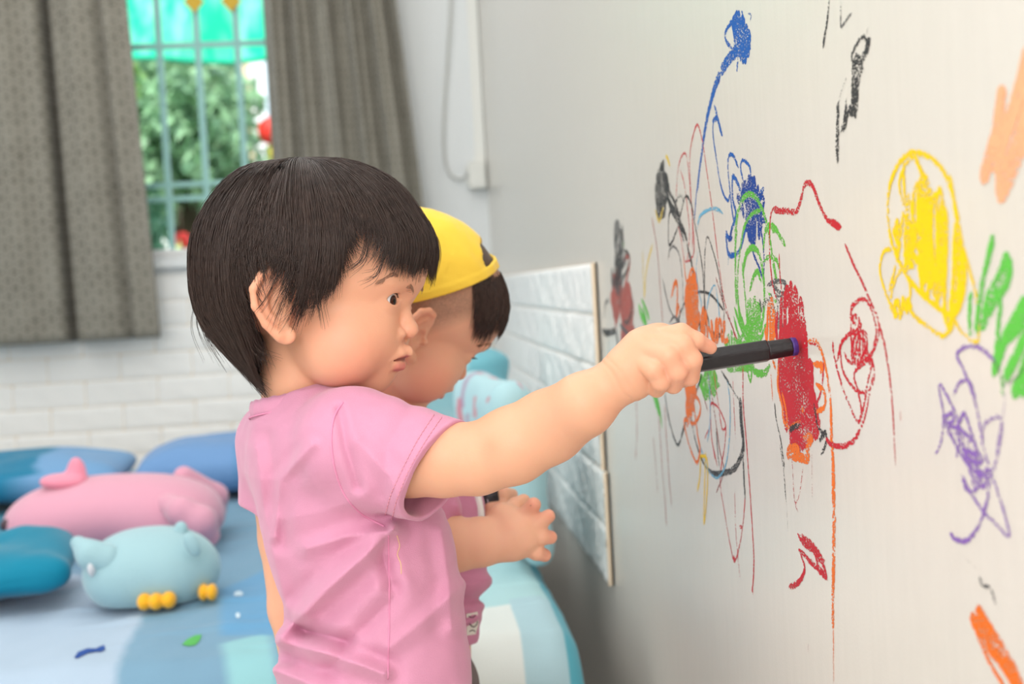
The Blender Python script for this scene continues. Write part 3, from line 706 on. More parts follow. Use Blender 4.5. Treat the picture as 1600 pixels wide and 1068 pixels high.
drawing('crayon_line', 'long thin vertical orange crayon line down the lower wall', [
    ('orange', 'D', 2.6, [(250, 720), (265, 800), (268, 900)], .7),
    ('orange', 'H', (5, 10), [(280, 0), (282, 60), (284, 150), (290, 260), (293, 420)]), ('orange', 'H', (10, 7), [(293, 420), (292, 600), (290, 760), (291, 860)], (1, .8)),
    ('orange', 'H', 3, [(291, 860), (291, 960), (292, 1068)], (.6, .25)),
])
drawing('crayon_scribble', 'black crayon squiggle at the lower right corner of the dense red patch', [
    ('black', 'D', 4.5, [(208, 840), (215, 880), (222, 920), (240, 950), (230, 970), (250, 940), (252, 980), (235, 1020)]), ('black', 'D', 7, [(235, 945), (245, 955)]), ('black', 'D', 6, [(122, 935), (135, 925), (160, 915)]),
])
drawing('crayon_line', 'thin broken black crayon line running down left of the dense red patch', [
    ('black', 'D', 2.6, [(68, 840), (75, 900), (88, 960), (100, 1040), (104, 1070)]), ('black', 'H', 2.4, [(92, 180), (105, 270), (115, 390)], .9), ('black', 'H', 2, [(117, 390), (122, 500)], .25),
])
drawing('crayon_scribble', 'red crayon scribble of crossed loops to the right of the dense red patch', [
    ('red', 'D', 4.5, [(275, 620), (280, 670), (305, 770), (335, 850), (362, 905), (375, 870), (365, 800), (350, 740), (380, 700), (415, 690), (400, 760), (385, 850), (370, 910)]),
    ('red', 'D', 5, [(440, 590), (415, 660), (380, 690), (345, 680), (345, 630), (365, 590), (395, 600), (390, 680), (360, 640), (375, 560), (350, 530), (340, 600), (360, 700), (395, 640)]),
    ('red', 'D', 5, [(360, 560), (340, 540), (345, 500), (380, 470), (410, 500), (430, 580), (420, 640)]), ('red', 'D', 5, [(290, 690), (310, 620), (350, 590), (385, 620), (350, 580)]),
    ('red', 'D', 3.5, hatch('D', [(345, 600), (375, 560), (395, 640), (405, 690), (370, 700), (345, 650)], 12, 8, 12)), ('red', 'D', 4, [(300, 640), (310, 720), (345, 780), (375, 800), (405, 790), (420, 740)]),
    ('red', 'D', 4, [(415, 690), (422, 740), (405, 800), (390, 880), (372, 930)]), ('red', 'D', 6, [(372, 930), (350, 970), (310, 992), (270, 985), (250, 965)]),
    ('red', 'D', 4, [(345, 560), (340, 500), (355, 480)], .7), ('red', 'D', 4, [(355, 700), (330, 690), (315, 660)]),
    ('red', 'D', 5, [(515, 870), (515, 900)], .25),
])
drawing('crayon_mark', 'small zigzag of red crayon strokes low on the wall', [
    ('red', 'H', 6, [(158, 508), (180, 545), (215, 570), (240, 600), (260, 608)]), ('red', 'H', 8, [(165, 520), (205, 545), (250, 600)]), ('red', 'H', 6, [(175, 530), (210, 555), (240, 640)]),
    ('red', 'H', 6, [(215, 570), (250, 620), (268, 675)]), ('red', 'H', 6, [(190, 600), (225, 635), (268, 680)]), ('red', 'H', 5, [(220, 620), (262, 660)]),
    ('red', 'H', (3, 7), [(160, 565), (175, 600), (185, 640), (172, 680), (150, 700), (125, 708)]),
    ('red', 'H', 5, [(160, 565), (205, 610), (240, 650)]), ('red', 'H', 2, [(198, 915), (197, 950)], .3),
])
drawing('crayon_scribble', 'thin black crayon scribble with a dark knot at its upper left and long crossing loops', [
    ('black', 'A', 6, hatch('A', [(280, 390), (298, 310), (312, 248), (330, 290), (345, 340), (320, 460), (295, 455)], 14, 7, 13), .9), ('black', 'A', 6, hatch('A', [(300, 300), (312, 248), (335, 300), (330, 360), (305, 350)], 9, 4, 14)),
    ('black', 'A', 5, [(330, 340), (360, 430), (400, 500), (430, 570), (445, 640), (465, 720), (480, 860), (498, 980), (508, 1066)]), ('black', 'A', 6, [(340, 390), (370, 445), (395, 470), (400, 500)]), ('black', 'A', 4, [(345, 350), (385, 430), (400, 500)]), ('black', 'A', 5, [(345, 360), (360, 440), (420, 560)]),
    ('black', 'A', 2.8, [(425, 610), (405, 540), (390, 470), (355, 460), (347, 530), (352, 620), (385, 550), (410, 450), (430, 385), (455, 420), (470, 500), (490, 600), (510, 720), (520, 860), (528, 1000), (535, 1066)]),
    ('black', 'A', 2.8, [(395, 385), (380, 430), (388, 470)]), ('black', 'A', 3, [(390, 388), (415, 385), (420, 410)]),
    ('grey', 'A', 2.4, [(347, 690), (355, 640), (375, 625), (400, 660), (412, 740), (418, 860), (420, 980)], .85),
    ('black', 'A', 2.6, [(520, 960), (520, 800), (522, 650), (532, 580), (555, 630), (580, 720), (600, 830), (612, 920), (605, 1020), (580, 1055), (550, 1035), (535, 960), (522, 930)]),
    ('black', 'A', 4, [(545, 1030), (575, 1045), (600, 1040)]), ('black', 'A', 2.6, [(395, 985), (410, 930), (445, 870), (500, 842), (550, 855), (590, 900), (612, 930)]),
    ('grey', 'A', 2.6, [(320, 775), (340, 870), (362, 940), (395, 985)]), ('grey', 'A', 2.6, [(352, 990), (375, 960), (400, 985), (360, 1000)]),
    ('black', 'B', 3.4, [(395, 200), (375, 260), (345, 340), (325, 410), (308, 462), (290, 430), (272, 360), (257, 270)], .9), ('black', 'B', 3, [(352, 340), (365, 420), (385, 490), (410, 545), (440, 568)]),
    ('black', 'B', (4, 8), [(410, 545), (440, 568), (480, 565), (520, 545), (545, 490), (550, 440)]), ('black', 'B', 9, [(537, 290), (540, 370), (548, 450)]), ('black', 'B', 4, [(548, 450), (550, 560), (555, 660)]),
    ('black', 'B', 3, [(466, 185), (490, 225), (515, 270), (535, 300)]), ('black', 'B', 2.6, [(448, 400), (455, 500), (460, 545)]),
])
drawing('crayon_scribble', 'thin pale blue crayon curves among the black loops behind the fist', [
    ('sky', 'A', 3, [(485, 540), (500, 480), (540, 450), (580, 445), (610, 470)]), ('sky', 'A', 3.5, [(560, 440), (595, 455), (607, 468)]),
    ('sky', 'A', 2.2, [(490, 650), (480, 740), (495, 850), (505, 900), (520, 1066)]), ('sky', 'A', 2.2, [(530, 930), (545, 850), (570, 812), (585, 900), (595, 1010)]),
    ('sky', 'B', 2.4, [(420, 190), (425, 290), (425, 380), (415, 450)]), ('sky', 'B', 2.4, [(490, 220), (500, 320), (498, 430), (485, 530), (460, 580), (440, 580), (415, 545), (390, 470)]),
])
drawing('crayon_scribble', 'orange crayon patches showing just above the fist', [
    ('orange', 'A', 8, hatch('A', [(432, 880), (450, 800), (475, 790), (488, 880), (492, 960), (465, 1010), (435, 980)], 12, 3, 15)), ('orange', 'A', 5, hatch('A', [(540, 1010), (580, 980), (620, 1000), (625, 1066), (545, 1066)], 10, 4, 16)),
    ('orange', 'A', 5, [(362, 870), (375, 810), (388, 800), (390, 880), (385, 960)]), ('orange', 'A', 3, [(420, 680), (435, 790), (455, 740), (470, 740), (478, 850)]), ('orange', 'A', 3, [(390, 960), (395, 900), (402, 950)]),
    ('orange', 'A', 5, hatch('A', [(505, 940), (525, 940), (530, 1060), (508, 1060)], 5, 3, 17)),
])
drawing('crayon_scribble', 'orange crayon patch and curls hanging just below the fist', [
    ('orange', 'B', 7, hatch('B', [(332, 225), (358, 205), (372, 260), (365, 310), (345, 340), (335, 290)], 9, 3, 18)), ('orange', 'B', 3.6, [(345, 330), (355, 380), (375, 375), (390, 330), (380, 290), (365, 300), (378, 420), (388, 480), (375, 528), (350, 470), (335, 410), (330, 370), (345, 375), (340, 395)]),
])
drawing('crayon_scribble', 'faint yellow crayon strokes round the dark knot of the thin black scribble', [
    ('yellow', 'A', 3.5, [(335, 195), (345, 205), (355, 240)], .8), ('yellow', 'A', 3.5, [(285, 450), (305, 505), (325, 440)], .6),
])
drawing('crayon_line', 'faint forked yellow crayon line between the brown scribble and the fist', [
    ('yellow', 'G', 3, [(435, 200), (400, 330), (380, 450), (375, 620)], .6), ('yellow', 'G', 2.6, [(360, 240), (365, 420), (372, 520), (375, 620)], .45),
])
drawing('crayon_line', 'yellow crayon loops hanging below the black curve under the fist', [
    ('yellow', 'B', 3, [(390, 500), (388, 580), (378, 635)], .85), ('yellow', 'B', 3, [(410, 490), (405, 600), (402, 750), (412, 660), (415, 520), (390, 500)], .85),
])
drawing('crayon_scribble', 'small green crayon tuft showing just above the wrist', [
    ('pgreen', 'G', 6, [(330, 660), (350, 740), (375, 800)], .9), ('pgreen', 'G', 5, [(350, 620), (385, 700), (410, 770)], .9), ('pgreen', 'G', 6, [(355, 690), (378, 770), (385, 810)], .8),
])
drawing('crayon_mark', 'short pale green crayon streak trailing down below the fist', [
    ('pgreen', 'B', 8, [(212, 260), (225, 300), (240, 350)], .85), ('pgreen', 'B', (7, 3), [(222, 260), (238, 330), (248, 400)], .8),
])
drawing('crayon_scribble', 'brown and black crayon scribble standing just right of the brick panel', [
    ('brown', 'G', 9, hatch('G', [(125, 620), (140, 480), (175, 460), (190, 560), (175, 700), (150, 720)], 9, 4, 19)), ('brown', 'G', 6, [(150, 700), (158, 830)]), ('brown', 'G', 4, [(205, 330), (250, 290), (258, 340), (235, 470), (210, 560), (190, 660)]),
    ('brown', 'G', 9, hatch('G', [(195, 720), (225, 580), (245, 560), (280, 660), (275, 750), (230, 800), (205, 770)], 10, 5, 20)), ('brown', 'G', 9, hatch('G', [(205, 800), (250, 790), (290, 880), (240, 960), (205, 990)], 9, 4, 21)),
    ('grey', 'G', 7, hatch('G', [(140, 480), (145, 120), (180, 100), (205, 160), (215, 300), (190, 420), (160, 500)], 12, 9, 22), .8), ('black', 'G', 4, [(145, 90), (150, 200), (175, 110), (200, 120), (215, 230), (190, 260), (170, 200)]),
    ('black', 'G', 5, hatch('G', [(150, 300), (190, 300), (210, 330), (180, 460), (150, 490)], 8, 7, 23), .9), ('black', 'G', 3, [(205, 250), (240, 260), (260, 310), (240, 400), (210, 470), (190, 600), (190, 700)], .9), ('grey', 'G', 4, [(275, 600), (278, 700), (250, 790), (215, 790)], .8),
    ('black', 'G', 5, [(55, 855), (85, 875), (130, 865), (160, 855)]), ('black', 'G', 5, [(160, 850), (168, 920), (178, 990)]), ('grey', 'G', 4, [(185, 810), (230, 860), (265, 910)]), ('grey', 'G', 3, [(70, 760), (75, 660), (95, 625), (105, 650)], .7),
    ('green', 'G', 2.5, [(215, 180), (218, 230)], .8), ('grey', 'G', 3, [(95, 900), (105, 1060)], .4), ('grey', 'G', 3, [(65, 900), (70, 1060)], .4), ('brown', 'G', 3, [(240, 870), (280, 860), (290, 890)]),
])
drawing('crayon_mark', 'thick black crayon zigzag high on the wall', [
    ('black', 'C', 8, [(1060, 205), (1050, 270), (1020, 340), (1000, 440), (985, 540), (970, 610)]), ('black', 'C', 9, hatch('C', [(965, 400), (1000, 330), (1015, 380), (1000, 500), (985, 600), (960, 610), (970, 500)], 8, 5, 24)),
    ('black', 'C', 5, [(975, 400), (965, 310), (990, 250), (1025, 205), (1050, 240), (1020, 320), (985, 300)], .9), ('grey', 'C', 3, [(1045, 195), (1062, 125)], .35), ('black', 'C', 6, [(970, 600), (945, 620), (925, 700), (905, 730)]),
    ('black', 'C', 6, [(932, 555), (928, 620), (915, 690), (900, 735)]), ('black', 'C', 8, [(888, 570), (885, 680), (882, 800), (886, 900)]), ('black', 'C', 6, [(890, 720), (885, 800), (886, 895)]), ('grey', 'C', 2.5, [(935, 430), (905, 510), (890, 580)], .4),
])
drawing('crayon_mark', 'two short black crayon ticks at the top edge of the picture', [
    ('black', 'C', (3, 5), [(838, 0), (828, 100), (815, 190), (805, 265)]), ('black', 'C', 4, [(828, 110), (820, 165)]), ('grey', 'C', 3, [(905, 0), (903, 80), (905, 150), (935, 110), (965, 75)], .85),
])
drawing('crayon_scribble', 'big yellow crayon scribbled ball with a looped outline, on the right of the wall', [
    ('yellow', 'E', 7, [(165, 85), (110, 130), (75, 210), (65, 300), (75, 410), (110, 510), (160, 590), (230, 660), (310, 710), (345, 660), (360, 560), (345, 420), (320, 290), (285, 180), (230, 115), (165, 90)]),
    ('yellow', 'E', 6, [(170, 100), (125, 150), (110, 220), (130, 300)]), ('yellow', 'E', 8, [(165, 95), (185, 150), (215, 220), (205, 280)]), ('yellow', 'E', 7, [(125, 130), (130, 260), (150, 380), (160, 500)]),
    ('yellow', 'E', 9, hatch('E', [(140, 250), (200, 220), (250, 270), (300, 380), (330, 500), (340, 640), (300, 700), (240, 650), (190, 520), (140, 400)], 17, 12, 25)),
    ('yellow', 'E', 8, hatch('E', [(165, 300), (210, 250), (260, 330), (270, 480), (260, 620), (215, 560), (165, 420)], 12, 8, 26)), ('yellow', 'E', 8, [(300, 180), (320, 300), (340, 430), (355, 540), (340, 640), (300, 700)]),
    ('yellow', 'E', 8, hatch('E', [(80, 400), (120, 350), (150, 420), (170, 520), (130, 520)], 8, 8, 27)),
    ('yellow', 'E', 5, [(80, 460), (50, 470), (35, 540), (55, 620), (85, 690), (95, 715), (140, 670), (150, 600), (120, 540), (90, 590), (75, 660)]), ('yellow', 'E', 5, [(95, 520), (70, 620)]), ('yellow', 'E', 8, hatch('E', [(80, 680), (130, 650), (150, 670), (100, 715)], 7, 4, 28)),
    ('yellow', 'E', 6, [(130, 670), (180, 725), (240, 770), (275, 788), (305, 760), (310, 720)]), ('yellow', 'E', 6, [(310, 715), (345, 770), (390, 812)]), ('yellow', 'E', 6, [(345, 430), (375, 540), (400, 640), (410, 790), (385, 815)]),
])
drawing('crayon_scribble', 'broad green crayon strokes like leaves below the yellow ball', [
    ('pgreen', 'E', 12, [(465, 410), (440, 520), (415, 640), (400, 780)]), ('pgreen', 'E', 16, [(520, 480), (490, 560), (450, 640), (430, 720)]), ('pgreen', 'E', 14, [(530, 500), (520, 580), (470, 660), (420, 760)]),
    ('pgreen', 'E', 9, [(380, 620), (375, 700), (378, 790)]), ('pgreen', 'E', 10, [(495, 650), (480, 800), (465, 940)], .9), ('pgreen', 'E', 16, [(590, 650), (540, 740), (500, 830), (470, 930)]), ('pgreen', 'E', 16, [(600, 760), (550, 870), (510, 950)]),
    ('pgreen', 'E', 13, [(600, 690), (560, 760), (520, 800)]), ('pgreen', 'E', 18, [(600, 860), (570, 950), (540, 1010)]), ('pgreen', 'E', 18, [(600, 930), (570, 1010)]), ('pgreen', 'E', 12, [(500, 940), (500, 1010)], .6),
    ('grey', 'E', 5, [(590, 900), (550, 950), (500, 980)], .4), ('grey', 'E', 5, [(450, 870), (480, 900), (500, 950)], .5),
])
drawing('crayon_mark', 'broad peach crayon strokes at the right edge, above the green strokes', [
    ('peach', 'E', 22, [(500, -150), (480, 0), (450, 110), (430, 190)]), ('peach', 'E', 26, [(600, -290), (560, -120), (500, 60), (470, 140)]), ('peach', 'E', 22, [(620, -60), (570, 80), (530, 180), (490, 265)]), ('peach', 'E', 20, [(480, 60), (490, 180), (490, 262)]),
    ('peach', 'E', 26, [(640, -260), (600, -80), (560, 60), (520, 160)]),
])
drawing('crayon_scribble', 'purple crayon scribble of tangled loops under the green strokes', [
    ('purple', 'F', 5.5, [(142, 65), (165, 45), (200, 40), (235, 60), (260, 85)]), ('purple', 'F', 5, [(142, 65), (170, 120), (195, 190), (212, 260), (222, 330), (245, 410)]), ('purple', 'F', 4.5, [(135, 190), (155, 150), (185, 150), (205, 210)], .8),
    ('purple', 'F', 4.5, [(80, 370), (100, 320), (105, 250), (92, 170), (97, 160), (120, 200), (145, 255), (150, 290)]),
    ('purple', 'F', 5, [(105, 260), (130, 245), (135, 270), (110, 275), (130, 320), (165, 380), (200, 420), (240, 440), (215, 465), (185, 420), (190, 390)]), ('purple', 'F', 6, [(115, 285), (150, 290), (195, 330), (220, 390), (180, 380), (150, 310), (165, 245), (185, 290), (205, 370), (150, 340)]),
    ('purple', 'F', 3.6, hatch('F', [(130, 300), (160, 300), (205, 340), (210, 390), (170, 400), (145, 360)], 9, 8, 29), .9), ('purple', 'F', 4.5, [(225, 340), (230, 280), (265, 255), (285, 270), (275, 350), (258, 430)], .75), ('purple', 'F', 4, [(290, 130), (290, 230), (270, 340), (258, 420)], .3),
    ('purple', 'F', 5, [(260, 415), (225, 425), (190, 385)]), ('purple', 'F', 5, [(160, 430), (190, 490), (230, 545), (275, 590), (305, 620), (300, 580), (280, 510), (255, 440), (225, 420), (210, 470), (180, 480), (160, 440)]),
    ('purple', 'F', 6, [(245, 440), (240, 500), (215, 580), (180, 630), (145, 630), (125, 610)]), ('purple', 'F', 4, hatch('F', [(195, 450), (235, 410), (255, 430), (240, 465), (205, 470)], 6, 4, 30), .7),
])
drawing('crayon_mark', 'short grey squiggle between the purple scribble and the thick orange stroke', [
    ('grey', 'F', 4, [(215, 740), (222, 765), (245, 775), (255, 795), (263, 820)], .85), ('grey', 'F', 6, [(258, 805), (264, 820)], .8), ('grey', 'F', 3, [(165, 680), (205, 715)], .15),
])
drawing('crayon_mark', 'thick orange crayon stroke running off the lower right corner of the picture', [
    ('orange', 'F', 18, [(208, 840), (250, 910), (300, 990), (345, 1080)]), ('orange', 'F', 18, [(192, 865), (235, 940), (290, 1010), (330, 1080)]), ('orange', 'F', 16, [(215, 860), (270, 950), (330, 1040)]), ('orange', 'F', 7, [(195, 880), (240, 990), (290, 1075)]),
])

# ================================================================== bed and what lies on it
ZB = H - .455
BX0, BX1, BY0, BY1 = -2.25, .219, 1.61, 3.62
bed = thing('bed', 'bed with blue patchwork sheet along the wall, behind the children', 'bed', ((BX0 + BX1) / 2, (BY0 + BY1) / 2, 0))
def in_poly(x, y, P):
    c = np.zeros(x.shape, bool)
    for i in range(len(P)):
        (x0, y0), (x1, y1) = P[i][:2], P[(i + 1) % len(P)][:2]
        c ^= ((y0 > y) != (y1 > y)) & (x < (x1 - x0) * (y - y0) / (y1 - y0 + 1e-12) + x0)
    return c
def sheet():
    R = .07                                     # edge radius
    nx = np.concatenate([np.linspace(BX0, -1.2, 60)[:-1], np.linspace(-1.2, BX1, 420)]); L = BY1 - BY0
    # section along depth: up the front face, over the rounded edge, back along the top
    sec = [(BY0, .10 + k * (ZB - R - .10) / 14) for k in range(15)]
    sec += [(BY0 + R - R * math.cos(a), ZB - R + R * math.sin(a)) for a in np.linspace(.12, math.pi / 2, 9)]
    sec += [(BY0 + R + k * (L - R) / 300, ZB) for k in range(1, 301)]
    sec = np.array(sec); X, J = np.meshgrid(nx, np.arange(len(sec)), indexing='ij')
    Y = sec[J, 0]; Z = sec[J, 1].copy()
    R2 = .045; d = np.clip((X - (BX1 - R2)) / R2, 0, 1); drop = R2 * (1 - np.sqrt(np.maximum(1 - d * d, 0)))
    Z = Z - drop * np.clip((Z - .1) / .1, 0, 1)
    Yc = Y + np.where(J < 15, drop * .8, drop * .35)
    P = np.stack([X, Yc, Z], -1).reshape(-1, 3).astype(np.float32)
    wr = wav(P * np.array([1, 1.4, .6], np.float32), 9, 1) * .006 + wav(P * np.array([2.2, .8, 1], np.float32), 20, 2) * .0035 + np.maximum(0, wav(P * np.array([1.0, 2.6, 1], np.float32), 24, 3) - .25) * .007
    fr = (np.arange(len(sec))[J].reshape(-1) < 15)
    P[:, 2] += np.where(fr, 0, wr); P[:, 1] -= np.where(fr, wr * .7, 0)
    n0, n1 = X.shape; i = np.arange(n0 * n1).reshape(n0, n1)
    Q = np.stack([i[:-1, :-1].ravel(), i[1:, :-1].ravel(), i[1:, 1:].ravel(), i[:-1, 1:].ravel()], 1)
    # printed patchwork
    px = lambda x, y: on_z(x, y, ZB)[:2]
    c = np.empty((len(P), 3), np.float32); c[:] = lin(130, 172, 200)
    x, y = P[:, 0], P[:, 1]
    def patch(poly, col):
        pl = [px(*q) for q in poly]; f = np.mean([in_poly(x + a, y + b, pl) for a in (-.006, -.003, 0, .003, .006) for b in (-.004, -.002, 0, .002, .004)], 0)[:, None]
        c[:] = c * (1 - f) + np.array(lin(*col), np.float32) * f
    patch([(-400, 880), (120, 895), (232, 950), (196, 1010), (172, 1060), (150, 1160), (-500, 1160)], (186, 208, 230))
    patch([(-300, 700), (120, 720), (60, 900), (-300, 900)], (40, 130, 160))
    patch([(345, 1000), (420, 985), (440, 1068), (460, 1160), (395, 1160)], (158, 216, 224))
    patch([(345, 925), (372, 905), (430, 880), (520, 860), (520, 985), (345, 990)], (112, 172, 216))
    right = (x > -.14); c[right] = lin(186, 226, 230)
    arc = np.where(y < BY0 + .09, P[:, 2] - ZB + (y - BY0), y - BY0)      # distance from the front edge, over the roll
    c[right & (arc < .19)] = lin(236, 243, 240)
    c[right & (x > .138) & (arc < .22)] = lin(184, 218, 228)
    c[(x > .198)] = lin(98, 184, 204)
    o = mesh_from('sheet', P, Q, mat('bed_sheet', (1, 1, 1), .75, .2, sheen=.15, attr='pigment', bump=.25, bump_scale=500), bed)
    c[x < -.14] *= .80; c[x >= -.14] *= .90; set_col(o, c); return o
sheet_o = sheet()
box('mattress', (BX0 + .02, BY0 + .05, .12), (BX1 - .02, BY1, ZB - .05), mat('mattress_ticking', lin(220, 225, 228), .8), bed, .05)
box('bed_base', (BX0 + .02, BY0 + .06, .0), (BX1 - .05, BY1, .12), mat('bed_wood', lin(120, 90, 66), .5, var=.2, var_scale=12), bed)
def zbed(x, y):
    q = np.array([[x, y, ZB]], np.float32)
    return ZB + float(wav(q * np.array([1, 1.4, .6], np.float32), 9, 1)[0]) * .006
# printed motifs on the quilt
def motif(name, pts, col):
    V = []; 
    P = [on_z(x, y, ZB) for x, y in pts]; c = np.mean(P, 0)
    me_v = [tuple(c)] + [tuple(p) for p in P]
    for k in range(len(me_v)):
        x, y, _ = me_v[k]; hit = None
        me_v[k] = (x, y, top_z(x, y) + .0012)
    return mesh_from(name, me_v, [(0, 1 + k, 1 + (k + 1) % len(P)) for k in range(len(P))], mat('print_' + name, col, .7), bed)
bv = BVHTree.FromPolygons([v.co.copy() for v in sheet_o.data.vertices], [tuple(p.vertices) for p in sheet_o.data.polygons])
def top_z(x, y):
    h = bv.ray_cast(Vector((x, y, 1.0)), Vector((0, 0, -1)))
    return h[0].z if h[0] else ZB
motif('fish_print', [(116, 1030), (122, 1019), (136, 1013), (150, 1013), (158, 1008), (163, 1006), (165, 1013), (158, 1018), (150, 1018), (136, 1022), (122, 1031)], lin(26, 72, 150))
motif('leaf_print', [(284, 1004), (292, 996), (304, 990), (315, 989), (312, 997), (305, 1004), (294, 1006)], lin(84, 176, 86))
for q in ((373, 934, 7), (372, 966, 3.5)):
    motif('dot_print', [(q[0] + q[2] * math.cos(a), q[1] + q[2] * 1.1 * math.sin(a)) for a in np.linspace(0, 6.28, 13)[:-1]], lin(206, 226, 240))

def cushion(name, label, cat, centre, half, R, m, n=2.6, pinch=.12, seed=0, wr=.006, colfn=None, group=None, part=None):
    """stuffed cushion: rounded box thinning towards its seamed rim. half = (half width, half height, half thickness) along R's columns"""
    V = []; Fc = []; nu, nv = 64, 40; a, b, c_ = half
    g = lambda t, e: math.copysign(abs(t) ** e, t)
    for j in range(nv + 1):
        for i in range(nu):
            th = 2 * math.pi * i / nu; ph = math.pi * (j / nv - .5)
            cx, sx = math.cos(th), math.sin(th); e = .52
            rx, ry = g(cx, e), g(sx, e); rr = math.cos(ph) ** .55 if abs(ph) < math.pi / 2 - 1e-6 else 0
            edge = 1 - pinch * (math.sin(2 * th) ** 2) * 0
            corner = 1 + pinch * abs(math.sin(2 * th)) ** 3
            V.append((a * rx * rr * corner * .93, b * ry * rr * corner * .93, c_ * g(math.sin(ph), .9)))
    for j in range(nv):
        for i in range(nu): Fc.append((j * nu + i, j * nu + (i + 1) % nu, (j + 1) * nu + (i + 1) % nu, (j + 1) * nu + i))
    V = np.array(V); d = wav((V * np.array([1, 1, .5]) / max(a, b)).astype(np.float32), 4.5, seed) * wr * 1.6 + wav((V / max(a, b)).astype(np.float32), 10, seed + 9) * wr * .6
    nrm = V / (np.array(half) ** 2); nrm /= np.linalg.norm(nrm, axis=1)[:, None] + 1e-9
    L = V + nrm * d[:, None]
    Wd = L @ np.asarray(R, float).T + np.asarray(centre)
    o = mesh_from(part or name, Wd, Fc, m)
    if colfn is not None: set_col(o, colfn(V / np.array(half), Wd))
    if part is None: tag(o, label, cat, group)
    return o
def rot(z=0, x=0, y=0):
    return np.array((Matrix.Rotation(math.radians(z), 3, 'Z') @ Matrix.Rotation(math.radians(x), 3, 'X') @ Matrix.Rotation(math.radians(y), 3, 'Y')))
def fabric(name, col): return mat(name, col, .75, .2, sheen=.2, bump=.2, bump_scale=450, var=.05, var_scale=9)
M_pw = mat('pillow_print', (1, 1, 1), .75, .2, sheen=.2, attr='pigment', bump=.2, bump_scale=450)
# blue bolster at the back
Yp = 2.93; c = at(330, 742, Yp)
def bol(u, w):
    k = np.empty((len(u), 3)); k[:] = lin(112, 152, 200)
    k[(w[:, 0] > at(386, 740, Yp)[0])] = lin(36, 122, 156); return k
cushion('pillow', 'mid blue pillow lying against the back of the bed behind the girl', 'pillow', (c[0] + .045, Yp + .12, ZB + .074), (.235, .15, .06), rot(0, 3, -2), M_pw, seed=3, colfn=bol)
c = at(60, 780, 2.95)
def pil(u, w):
    k = np.empty((len(u), 3)); k[:] = lin(116, 160, 202)
    k[w[:, 0] < at(38, 770, 2.9)[0]] = lin(34, 122, 158); return k
cushion('pillow', 'two-tone blue pillow at the back left behind the pink plush', 'pillow', (c[0] - .085, 3.12, ZB + .066), (.27, .17, .048), rot(0, 4, 0), M_pw, seed=5, colfn=pil)
c = at(20, 888, 2.12)
cushion('pillow', 'plain teal pillow at the left edge of the picture in front of the pink plush', 'pillow', (c[0] - .075, 2.04, ZB + .056), (.2, .135, .04), rot(12, 3, -2), fabric('teal_cloth', lin(10, 124, 154)), seed=8)
# pillows leaning in the corner by the wall
def lean(u, w):
    k = np.empty((len(u), 3)); k[:] = lin(176, 214, 222)
    s_ = np.sin(u[:, 0] * 9 + 2 * np.sin(u[:, 1] * 6)); k[(np.abs(u[:, 0] + .15 * np.sin(u[:, 1] * 5) - .25) < .03)] = lin(170, 140, 168)
    d = wav(np.asarray(u, np.float32), 7, 77)
    k[(d > .75) & (u[:, 1] > .1)] = lin(206, 132, 146); d = np.ones(len(k))
    k[(d < .05) & (u[:, 1] > .2)] = lin(196, 104, 120); return k
c = at(822, 815, 2.02)
cushion('pillow', 'light blue pillow with a dark red print propped against the foam panels on the bed', 'pillow', (c[0] - .022, 2.12, ZB + .158), (.19, .16, .045), rot(98, 82, 0), M_pw, seed=11, colfn=lean)
def back(u, w):
    k = np.empty((len(u), 3)); k[:] = lin(182, 210, 218)
    k[(u[:, 0] + u[:, 1] > .75)] = lin(120, 186, 200); k[(u[:, 0] - .7 * u[:, 1] < -.2)] = lin(158, 204, 214); return k
c = at(735, 640, 2.5)
cushion('pillow', 'pale blue patchwork pillow standing upright behind the boy in the yellow cap', 'pillow', (c[0] - .045, 2.56, ZB + .172), (.19, .18, .055), rot(24, 74, 8), M_pw, seed=14, colfn=back, wr=.012)

# pink plush
def plush(m_name, col): return mat(m_name, col, .85, .15, sheen=.45, bump=.5, bump_scale=420, sss=.0)
Yg = 2.47
pk = thing('plush_toy', 'long pink plush animal with a tail fin, lying on the bed', 'plush toy', (at(180, 850, Yg)[0], Yg, ZB))
M_pink = plush('pink_plush', lin(220, 160, 181))
mpx = Yg / F
cg = at(182, 812, Yg)
cg[2] = ZB + .068
def f_pig(P):
    d = sd_ell(P, cg + np.array([.0, 0, 0]), (.18, .115, .07))
    d = smin(d, sd_ell(P, cg + np.array([-.09, 0, -.018]), (.115, .1, .056)), .05)
    d = smin(d, sd_ell(P, cg + np.array([.1, -.01, -.02]), (.1, .1, .058)), .05)
    return np.maximum(d, ZB + .009 - P[:, 2])
sdf_obj('body', f_pig, cg - .28, cg + .28, .005, M_pink, pk)
tl = at(108, 752, Yg - .0)
def f_tail(P):
    a = at(122, 768, Yg)
    d = sd_cap(P, a + np.array([0, .02, -.03]), at(112, 757, Yg), .022, .017)
    d = smin(d, sd_ell(P, at(98, 752, Yg - .03), (.042, .03, .015), rot(0, 0, 4)), .012)
    d = smin(d, sd_ell(P, at(120, 742, Yg - .02), (.018, .016, .034)), .012); return d
sdf_obj('tail_fin', f_tail, tl - .11, tl + .11, .004, plush('pink_fin', lin(240, 150, 172)), pk)
fl = at(305, 812, Yg - .1)
def f_flip(P):
    return sd_chain(P, [at(262, 788, Yg - .09), at(285, 800, Yg - .125), at(312, 815, Yg - .125), at(325, 836, Yg - .11)], [.02, .026, .03, .022], .01)
sdf_obj('flipper', f_flip, fl - .12, fl + .12, .004, M_pink, pk)
def f_flip2(P): return sd_chain(P, [cg + np.array([.12, .06, .05]), cg + np.array([.17, .1, 0]), cg + np.array([.17, .12, -.03])], [.02, .026, .02], .01)
